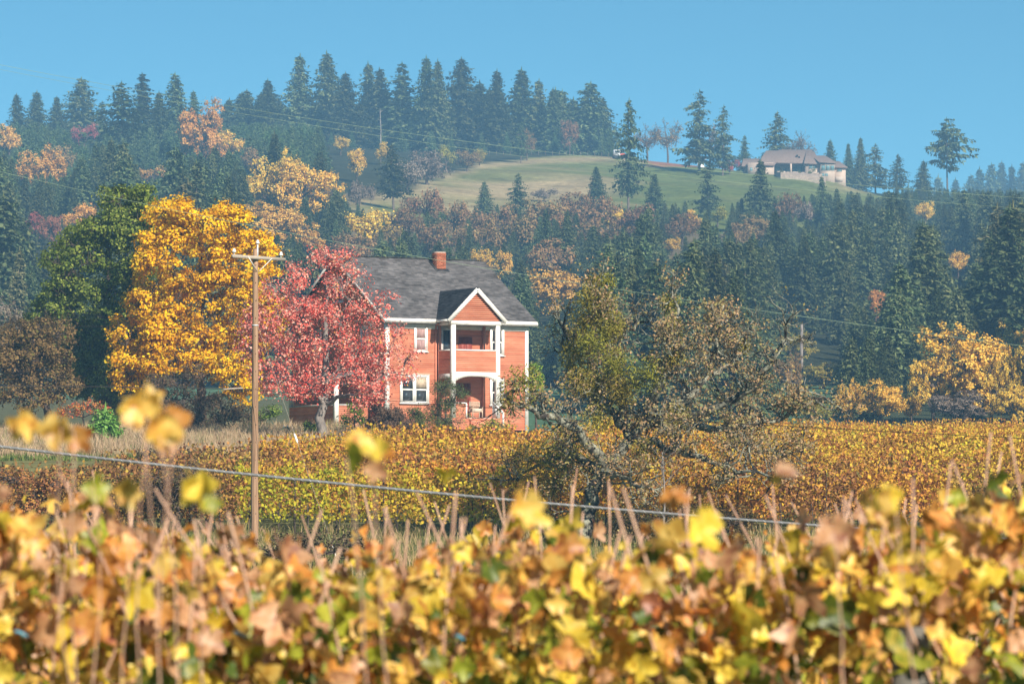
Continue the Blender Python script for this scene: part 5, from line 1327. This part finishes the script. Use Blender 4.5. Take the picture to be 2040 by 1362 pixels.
# bare sapling in front of it
sp0 = gpt(1318, 112); sap = empty('bare_sapling', sp0, 0, 'thin pale bare sapling in front of the old oak', 'tree')
hs3 = at(1318, 900, 112)[2] - sp0[2]
mb = MB(); st = np.array([(0, 0, -.2), (.03, 0, hs3 * .3), (.10, 0, hs3 * .6), (.02, .1, hs3)]); mb.tube(curve(st, 10), np.linspace(.05, .015, 10), 6); mb.build('trunk', M['greybark'], sap)
mb = MB()
for k in range(26):
    z = hs3 * rg.uniform(.25, 1); a = rg.uniform(0, 6.28); l = rg.uniform(.25, .8); d = np.array([math.cos(a), math.sin(a), .9]); p0 = np.array([.06, 0, z]); mb.tube(np.array([p0, p0 + d * l * .5 + rg.normal(0, .05, 3), p0 + d * l]), [.012, .008, .004], 3)
mb.build('twigs', M['greybark'], sap)

# ------------------------------------------------------------------ young pine on the grass bank
yp = gpt(210, 205); hy_ = at(210, 812, 205)[2] - yp[2]
cmy = conifer_mesh(71, Ht=2.2, rad=.85, clear=0, whorls=13, per=8, k=5, spray=.16, droop=-.25, rough=.15, pw=.6)
ypo = empty('young_pine', yp, 0, 'small bright green young pine on the dry grass bank', 'tree'); s_ = hy_ / 2.3; ypo.scale = (s_, s_, s_)
inst('trunk', cmy[1], ypo, sc=(.15, .15, 1)); cr_ = inst('crown', cmy[0], ypo, mat=L_pine)

# ------------------------------------------------------------------ mid-distance vineyard
VB = ([-200, 0, 150, 300, 420, 520, 620, 700, 760, 1000, 1100, 1640, 2300], [955, 940, 925, 905, 888, 880, 872, 866, 860, 860, 852, 848, 848])
def seg_mesh(seed, low=.38, n=1350):
    rg = np.random.default_rng(seed); mb = MB()
    P = np.stack([rg.uniform(-1.6, 1.6, n), rg.normal(0, .17, n), low + (1.95 - low) * rg.random(n) ** .8], 1)
    P[:, 2] += .12 * np.sin(P[:, 0] * 4 + seed) * (P[:, 2] > 1.5)
    k = 70; Q = np.stack([rg.uniform(-1.6, 1.6, k), rg.normal(0, .15, k), rg.uniform(1.9, 2.25, k)], 1); P = np.concatenate([P, Q])
    N_ = rg.normal(size=P.shape) * .8; N_[:, 1] -= .35 * np.sign(rg.normal(size=len(P)) + .4); N_[:, 2] += .35
    leaf_quads(mb, P, N_, .125 * rg.uniform(.6, 1.25, len(P)), rg, .9, down=.5)
    return mb.mesh('vine_segment', L_vine)
SEG = [seg_mesh(s) for s in (1, 2, 3, 4, 5)]
def trunk_seg(seed):
    rg = np.random.default_rng(seed)
    return MB().tube(np.array([(0, 0, -.1), (rg.normal(0, .04), rg.normal(0, .03), .5), (rg.normal(0, .06), 0, 1.0)]), [.035, .03, .025], 5).mesh('vine_trunk', M['vinetrunk'])
TRS = [trunk_seg(s) for s in (1, 2, 3)]
STK = MB().tube(np.array([(0, 0, -.1), (0, 0, 1.95)]), .028, 5).mesh('vine_stake', M['vinetrunk'])
Yr = 130.0; nrow = 0
while Yr < 236:
    xs = np.arange(-1180 / FPX * Yr, 1180 / FPX * Yr + 3, 3.0) + RNG.uniform(-1, 1)
    row = None
    for x in xs:
        yy = Yr + .02 * x; g = np.array([x, yy, float(H(x, yy))]); px, py = proj(x, yy, g[2] + 2.0)
        if py < np.interp(px, *VB) - 3: continue
        if RNG.random() < .035: continue
        if row is None:
            row = empty('vine_row', (0, Yr, 0), 0, 'golden row of grapevines in the vineyard below the house', 'vine row', 'vine rows below the house'); nrow += 1
        lmx = L_vineg if (nrow <= 1 and 420 < px < 900) else (L_vineb if px < 430 + RNG.uniform(-80, 80) or (nrow < 9 and RNG.random() < .4) else None)
        o = inst('foliage', SEG[RNG.randrange(5)], row, (x, yy - Yr, g[2] + RNG.uniform(-.08, .08)), (0, 0, RNG.choice((0, math.pi)) + RNG.uniform(-.03, .03)), (1, 1, RNG.uniform(.86, 1.12)), lmx)
        o['kind'] = 'stuff'
        if nrow <= 2:
            for dx in (-1.1, -.1, .9): inst('vine_trunk', TRS[RNG.randrange(3)], row, (x + dx, yy - Yr, g[2]))
            inst('vine_stake', STK, row, (x + .45, yy - Yr + .1, g[2]))
    Yr += 2.5

# brambles at lower left in front of the vineyard
for i, (lst, Yb, lab) in enumerate([([(20, 960, 40), (70, 985, 42), (110, 960, 36), (50, 1010, 40)], 128, 'brown bramble thicket at the left edge below the grass bank'), ([(180, 985, 40), (240, 975, 42), (220, 1015, 40), (160, 1020, 36)], 127, 'brown bramble thicket right of the left edge one'), ([(310, 970, 42), (370, 950, 40), (350, 1005, 42), (400, 990, 36)], 129, 'reddish bramble thicket left of the utility pole foot'), ([(300, 915, 30), (340, 905, 28), (370, 920, 26)], 170, 'tangled brown bush rising from the grass bank'), ([(560, 1090, 36), (620, 1085, 34), (700, 1090, 36), (480, 1095, 34)], 112, 'low brown weeds right of the utility pole foot'), ([(1250, 1040, 40), (1310, 1050, 36), (1400, 1030, 44), (1480, 1040, 40)], 125, 'dull olive thicket below the old oak')]):
    shrub('bramble_thicket', lst, Yb, [L_vineb, L_vineb, L_dark, L_dark, L_dark, L_brown][i], lab, 80 + i, .10, 30, 15, .24, cat='bramble')

# ------------------------------------------------------------------ tall grass (stuff)
def blades(name, n, region, hmin, hmax, lmat, seed, wid=.035, label=None):
    rg = np.random.default_rng(seed); px = rg.uniform(region[0], region[1], n); Yy = rg.uniform(region[2], region[3], n)
    x = (px - CX) / FPX * Yy; z = H(x, Yy); _, py = proj(x, Yy, z + .3)
    k = py < np.interp(px, *VB) + 10
    if region[3] < 132: k = np.ones(n, bool)
    tuft = np.sin(x * 1.9 + 2 * np.sin(Yy * .8)) * np.sin(Yy * 1.3 + x * .4)
    k &= rg.random(n) < (.55 + .45 * tuft)
    x, Yy, z = x[k], Yy[k], z[k]; n = len(x)
    h = rg.uniform(hmin, hmax, n) * (.8 + .35 * tuft[k]); a = rg.uniform(0, 6.28, n); l = rg.normal(0, .3, (n, 2)) * h[:, None]
    B = np.stack([x, Yy, z - .03], 1); w = np.stack([np.cos(a), np.sin(a), 0 * a], 1) * wid / 2
    Mid = B + np.stack([l[:, 0] * .35, l[:, 1] * .35, h * .6], 1); T = B + np.stack([l[:, 0], l[:, 1], h], 1)
    mb = MB(); V = np.stack([B - w, B + w, Mid + w * .8, Mid - w * .8], 1); mb.add(V, np.arange(n * 4).reshape(n, 4)); V = np.stack([Mid - w * .8, Mid + w * .8, T], 1); mb.add(V, np.arange(n * 3).reshape(n, 3))
    o = mb.build(name, lmat); o['kind'] = 'stuff'; o['label'] = label; return o
blades('dry_grass', 60000, (-80, 770, 186, 226), .35, .95, L_grass, 5, .04, 'tall dry straw coloured grass on the bank below the trees')
blades('green_grass', 26000, (-80, 440, 184, 212), .2, .45, L_ggrass, 6, .05, 'patches of green grass on the bank at left')
blades('lawn_grass', 22000, (470, 1000, 207, 221), .1, .28, L_ggrass, 7, .05, 'green lawn grass beside the house')
blades('weedy_grass', 40000, (-80, 2120, 100, 131), .2, .6, L_weed, 8, .03, 'weedy green grass at the foot of the vineyard')

# ------------------------------------------------------------------ foreground grapevines, out of focus
def grape_leaf(seed):
    rg = np.random.default_rng(seed); n = 26; a = np.linspace(-math.pi * .94, math.pi * .94, n)
    lob = .54 + .42 * np.abs(np.cos(a * 2.5)) ** 1.3 + .10 * np.abs(np.cos(a * 7.5)) + rg.normal(0, .05, n)
    lob *= 1 - .25 * (np.abs(a) > 2.2)
    x = np.sin(a) * lob * .5; y = np.cos(a) * lob * .55
    curl = rg.uniform(.1, 1.0); cup = rg.uniform(-.8, .8)
    def shape(x, y):
        r2 = x * x + y * y
        return curl * r2 * 1.5 - np.abs(x) * cup + .05 * np.sin(9 * x + seed) + .05 * np.sin(8 * y + seed)
    xi, yi = x * .5, y * .5
    V = [(0, 0, 0)] + [(p, q, shape(p, q)) for p, q in zip(xi, yi)] + [(p, q, shape(p, q)) for p, q in zip(x, y)]
    F3 = [(0, i + 1, i) for i in range(1, n)]; F4 = [(i, i + 1, n + i + 1, n + i) for i in range(1, n)]
    V = np.array(V); V[:, 1] -= .05
    mb = MB(); mb.add(V, F3); mb.F.append(np.array(F4)); mb.M.append(0); mb.V.append(np.zeros((0, 3)))
    mb.tube(np.array([(0, -.05, 0), (.02, -.3, -.06), (0, -.55, -.16)]), [.018, .014, .012], 4)
    return mb.mesh('grape_leaf', None, True)
def fg_leaf_mat(name, c1, c2, spot):
    m, N, L, out = mat_new(name)
    tcn = N.new('ShaderNodeTexCoord'); oi = N.new('ShaderNodeObjectInfo')
    ad = N.new('ShaderNodeVectorMath'); ad.operation = 'ADD'
    cmb = N.new('ShaderNodeCombineXYZ'); ml = N.new('ShaderNodeMath'); ml.operation = 'MULTIPLY'; ml.inputs[1].default_value = 40
    L.new(oi.outputs['Random'], ml.inputs[0]); L.new(ml.outputs[0], cmb.inputs[0]); L.new(ml.outputs[0], cmb.inputs[2])
    L.new(tcn.outputs['Object'], ad.inputs[0]); L.new(cmb.outputs[0], ad.inputs[1])
    nz = N.new('ShaderNodeTexNoise'); nz.inputs['Scale'].default_value = 3.0; nz.inputs['Detail'].default_value = 3; L.new(ad.outputs[0], nz.inputs['Vector'])
    r = ramp(N, [spot, c1, c2], [.33, .46, .66]); L.new(nz.outputs['Fac'], r.inputs[0])
    hs = N.new('ShaderNodeHueSaturation'); L.new(r.outputs[0], hs.inputs['Color'])
    mr = N.new('ShaderNodeMapRange'); mr.inputs['To Min'].default_value = .75; mr.inputs['To Max'].default_value = 1.2; L.new(oi.outputs['Random'], mr.inputs['Value']); L.new(mr.outputs[0], hs.inputs['Value'])
    d = N.new('ShaderNodeBsdfDiffuse'); t = N.new('ShaderNodeBsdfTranslucent'); mix = N.new('ShaderNodeMixShader'); mix.inputs[0].default_value = .38
    L.new(hs.outputs[0], d.inputs[0]); L.new(hs.outputs[0], t.inputs[0]); L.new(d.outputs[0], mix.inputs[1]); L.new(t.outputs[0], mix.inputs[2])
    gl = N.new('ShaderNodeBsdfGlossy'); gl.inputs['Roughness'].default_value = .5; m2 = N.new('ShaderNodeMixShader'); m2.inputs[0].default_value = .04
    L.new(mix.outputs[0], m2.inputs[1]); L.new(gl.outputs[0], m2.inputs[2]); L.new(m2.outputs[0], out.inputs[0])
    return m
FG = [fg_leaf_mat('grape_leaf_gold', (.68, .40, .07), (.76, .53, .14), (.44, .18, .035)),
      fg_leaf_mat('grape_leaf_yellow', (.70, .48, .04), (.78, .60, .09), (.46, .32, .03)),
      fg_leaf_mat('grape_leaf_orange', (.58, .23, .04), (.68, .34, .09), (.34, .09, .03)),
      fg_leaf_mat('grape_leaf_tan', (.48, .24, .11), (.62, .36, .19), (.28, .10, .055)),
      fg_leaf_mat('grape_leaf_green', (.22, .25, .018), (.42, .42, .04), (.50, .38, .04)),
      fg_leaf_mat('grape_leaf_dark_green', (.06, .095, .010), (.13, .17, .018), (.24, .22, .02))]
LV = [grape_leaf(s) for s in range(1, 11)]
FGL = 'out of focus grapevine with yellow, orange and green leaves in the foreground rows'; FGG = 'foreground grapevines'
def leaf_obj(parent, p, size, mat, tilt=None, rg=RNG):
    """p local to parent"""
    me = LV[rg.randrange(10)]
    o = bpy.data.objects.new('leaf', me); COL.objects.link(o); o.parent = parent
    o.location = tuple(float(t) for t in p)
    o.rotation_euler = (R(rg.gauss(75, 32)), R(rg.gauss(0, 30)), R(rg.gauss(15, 65))) if tilt is None else tilt
    if rg.random() < .5: o.rotation_euler.x += math.pi * .0
    # leaf blades hang: tip down
    o.rotation_euler.y += math.pi * (1 if rg.random() < .75 else 0)
    s = size * rg.uniform(.75, 1.25); o.scale = (s, s, s)
    o.material_slots[0].link = 'OBJECT'; o.material_slots[0].material = mat
    return o
for me in LV: me.materials.clear(); me.materials.append(FG[0])
TOPX = [-100, 0, 150, 300, 420, 520, 700, 850, 1000, 1150, 1300, 1450, 1600, 1750, 1850, 1950, 2040, 2140]
TOPY = [1020, 1030, 1030, 1055, 1090, 1110, 1105, 1090, 1065, 1060, 1085, 1095, 1085, 1060, 1035, 985, 960, 955]
def cane(parent, p0, p1, r=.0042):
    p0 = np.asarray(p0, float); p1 = np.asarray(p1, float); mid = (p0 + p1) / 2 + np.array([RNG.gauss(0, .03), RNG.gauss(0, .03), 0])
    q = np.linspace(0, 1, 7)[:, None]; C = (1 - q) ** 2 * p0 + 2 * q * (1 - q) * mid + q ** 2 * p1
    C[1::2, 0] += .003
    return MB().tube(C, np.linspace(r * 1.25, r * .7, 7), 6).build('cane', M['cane'], parent, smooth=True)
for ri, (Yf, sp, nl) in enumerate([(9.3, 1.15, 300), (11.6, 1.25, 300), (14.2, 1.4, 290), (17.0, 1.5, 230)]):
    half = 1080 / FPX * Yf + .25; n = int(math.ceil(2 * half / sp)); x0 = -n * sp / 2
    for i in range(n):
        xc = x0 + (i + .5) * sp; g0 = float(H(xc, Yf)); v = empty('grapevine', (xc, Yf, g0), 0, f"out of focus grapevine with yellow, orange and green leaves, {('nearest', 'second', 'third', 'rearmost')[ri]} foreground row, {('leftmost', 'left of centre', 'right of centre', 'rightmost')[min(3, int(4 * (i + .5) / n))]}", 'grapevine', FGG)
        MB().tube(np.array([(0, 0, -.1), (.03, .02, .35), (-.02, 0, .75), (.05, .0, .92)]), [.035, .03, .026, .022], 7).build('trunk', M['vinetrunk'], v)
        for k in range(14):
            dx = RNG.uniform(-sp / 2, sp / 2); pxk = CX + FPX * (xc + dx) / Yf
            ty = np.interp(pxk, TOPX, TOPY) - RNG.choice((-30, 20, 50, 85, 120)) * RNG.uniform(.6, 1.1)
            zt = CAMZ - (ty - YH) / FPX * Yf - g0
            lean = RNG.gauss(-.10, .24)
            cane(v, (dx - lean, RNG.gauss(0, .06), .85), (dx, RNG.gauss(0, .1), zt))
        zlow = CAMZ - 400 / FPX * Yf - g0
        for k in range(nl):
            dx = RNG.uniform(-sp / 2, sp / 2) * 1.05; pxk = CX + FPX * (xc + dx) / Yf
            ty = np.interp(pxk, TOPX, TOPY) + 24 * math.sin(pxk * .021 + ri) + RNG.gauss(0, 24) - ri * 2
            ztop = CAMZ - (ty - YH) / FPX * Yf - g0
            u = RNG.random(); z = ztop - (ztop - zlow) * (u ** .95)
            deep = (ztop - z) / (ztop - zlow + .01)
            wts = [6 - 2 * deep, 3.4, 5.6 - 2 * deep, 5.4 - 3.0 * deep, .8 + 3.0 * deep, .2 + 3.4 * deep]  # lower leaves turn greener and darker: shade inside the row put into colour
            # green lies more in the middle and right of the row
            pxn = (pxk - 700) / 700
            f = min(1, max(.25, .5 + .5 * pxn)); wts[4] *= f; wts[5] *= f
            mat = FG[RNG.choices(range(6), wts)[0]]
            leaf_obj(v, (dx, RNG.gauss(0, .16), z), RNG.choice((.045, .06, .075, .09, .105)) * RNG.uniform(.85, 1.1), mat)
# inner leaves of every foreground vine, joined: the smaller, half hidden ones
LVV = []
for me in LV:
    q = np.zeros(len(me.vertices) * 3, np.float32); me.vertices.foreach_get('co', q); LVV.append((q.reshape(-1, 3), [tuple(p.vertices) for p in me.polygons]))
LVF = [(v, np.array([f for f in fs if len(f) == 3]), np.array([f for f in fs if len(f) == 4])) for v, fs in LVV]
rgi = np.random.default_rng(12)
for v in [o for o in COL.objects if o.name.startswith('grapevine')]:
    mb = MB(); xv, yv, zv = v.location
    for k in range(230):
        dx = rgi.uniform(-.68, .68); pxk = CX + FPX * (xv + dx) / yv
        top = CAMZ - (np.interp(pxk, TOPX, TOPY) + 30 + abs(rgi.normal(0, 30)) - YH) / FPX * yv - zv; lowz = CAMZ - 400 / FPX * yv - zv
        u = rgi.random(); z = top - (top - lowz) * u
        V, f3, f4 = LVF[rgi.integers(0, 10)]
        al, be, ga = R(rgi.normal(75, 32)), R(rgi.normal(0, 30)) + (math.pi if rgi.random() < .75 else 0), R(rgi.normal(15, 65))
        Rx = np.array([[1, 0, 0], [0, math.cos(al), -math.sin(al)], [0, math.sin(al), math.cos(al)]]); Ry = np.array([[math.cos(be), 0, math.sin(be)], [0, 1, 0], [-math.sin(be), 0, math.cos(be)]]); Rz = np.array([[math.cos(ga), -math.sin(ga), 0], [math.sin(ga), math.cos(ga), 0], [0, 0, 1]])
        W_ = (V * rgi.uniform(.04, .085)) @ (Rz @ Ry @ Rx).T + np.array([dx, rgi.normal(0, .15), z])
        m_i = int(rgi.choice(6, p=np.array([.2, .16, .18, .12, .16, .18]) if u > .25 else np.array([.3, .2, .25, .2, .04, .01])))  # below the top, more dark green leaves stand in for shade
        mb.add(W_, f3, m_i); mb.F.append(f4 + (mb.n - len(W_))); mb.M.append(m_i); mb.V.append(np.zeros((0, 3)))
    o = mb.build('foliage', FG, v, smooth=True); o['kind'] = 'stuff'
# leaves on high shoots of the nearest row
YN = 7.2
for (pxv, lab) in [(230, 'near blurred grape shoot carrying golden leaves high at the left'), (700, 'near blurred grape shoot with leaves before the plum shrub')]:
    xn = (pxv - CX) / FPX * YN; nv = empty('grapevine', (xn, YN, float(H(xn, YN))), 0, lab, 'grapevine')
    MB().tube(np.array([(0, 0, -.1), (.02, 0, .5), (0, 0, .95)]), [.03, .026, .022], 7).build('trunk', M['vinetrunk'], nv)
    clus = [(48, 850, .085, 0, 2), (122, 848, .075, 0, 2), (148, 860, .06, 2, 1), (245, 800, .05, 1, 1), (275, 808, .085, 0, 2), (300, 800, .05, 0, 1), (315, 850, .09, 0, 3), (345, 835, .085, 2, 1), (345, 880, .06, 3, 1), (185, 965, .075, 4, 1), (260, 975, .075, 0, 2), (400, 970, .08, 1, 2), (15, 985, .05, 3, 1), (420, 1000, .05, 4, 1)] if pxv < 400 else [(710, 875, .075, 0, 2), (690, 910, .075, 4, 1), (740, 895, .08, 2, 2), (745, 935, .06, 3, 1), (893, 940, .07, 1, 1), (1055, 1010, .10, 0, 2), (1400, 1040, .08, 1, 2), (1660, 1060, .09, 3, 1), (1780, 985, .07, 0, 2), (1560, 945, .06, 3, 2), (1350, 985, .06, 2, 2)]
    for (a, b, s, mi, nn) in clus:
        yd = YN + RNG.uniform(-.5, .6)
        for k in range(nn):
            p = at(a + RNG.uniform(-14, 14), b + RNG.uniform(-10, 14), yd + RNG.uniform(-.04, .04)) - np.array(nv.location)
            leaf_obj(nv, p, s * .86, FG[mi if k == 0 else RNG.choice((mi, 0, 1))], (R(RNG.gauss(80, 18)), R(RNG.gauss(0, 20)), R(RNG.gauss(20, 25))))
        p = at(a, b, yd) - np.array(nv.location); bt = at(a + RNG.uniform(-30, 60), 1250, yd) - np.array(nv.location)
        cane(nv, (bt[0], bt[1], min(bt[2], 1.35)), p, .0015) if RNG.random() < .5 else None
# trellis wires, posts and blue ties
for k, (Yf, z_) in enumerate(((9.3, 1.42), (9.3, 1.28), (11.6, 1.38))):
    tag(MB().tube(np.array([(-3, Yf, z_), (0, Yf, z_ - .01), (3, Yf, z_)]), .0012, 5).build('trellis_wire', M['darkwire']), ('upper', 'lower', 'rear')[k] + ' thin blurred trellis wire running through the foreground vines', 'wire', 'foreground trellis wires')
pp = at(1823, 1242, 9.1)
tag(MB().box(pp[0] - .042, pp[0] + .042, 9.16, 9.24, -.2, pp[2] - .01).build('trellis_post', M['greypost']), 'grey wooden trellis post among the foreground vines at lower right', 'post')
for a, b in ((480, 1265), (912, 1268), (42, 1262)):
    p = at(a, b, 9.2); d = MB(); d.tube(np.array([p + (-.014, 0, .006), p + (0, -.01, .004), p + (.014, 0, -.006)]), .004, 6); tag(d.build('vine_tie', M['blue']), 'small blue plastic tie on the foreground vines', 'vine tie', 'blue vine ties')
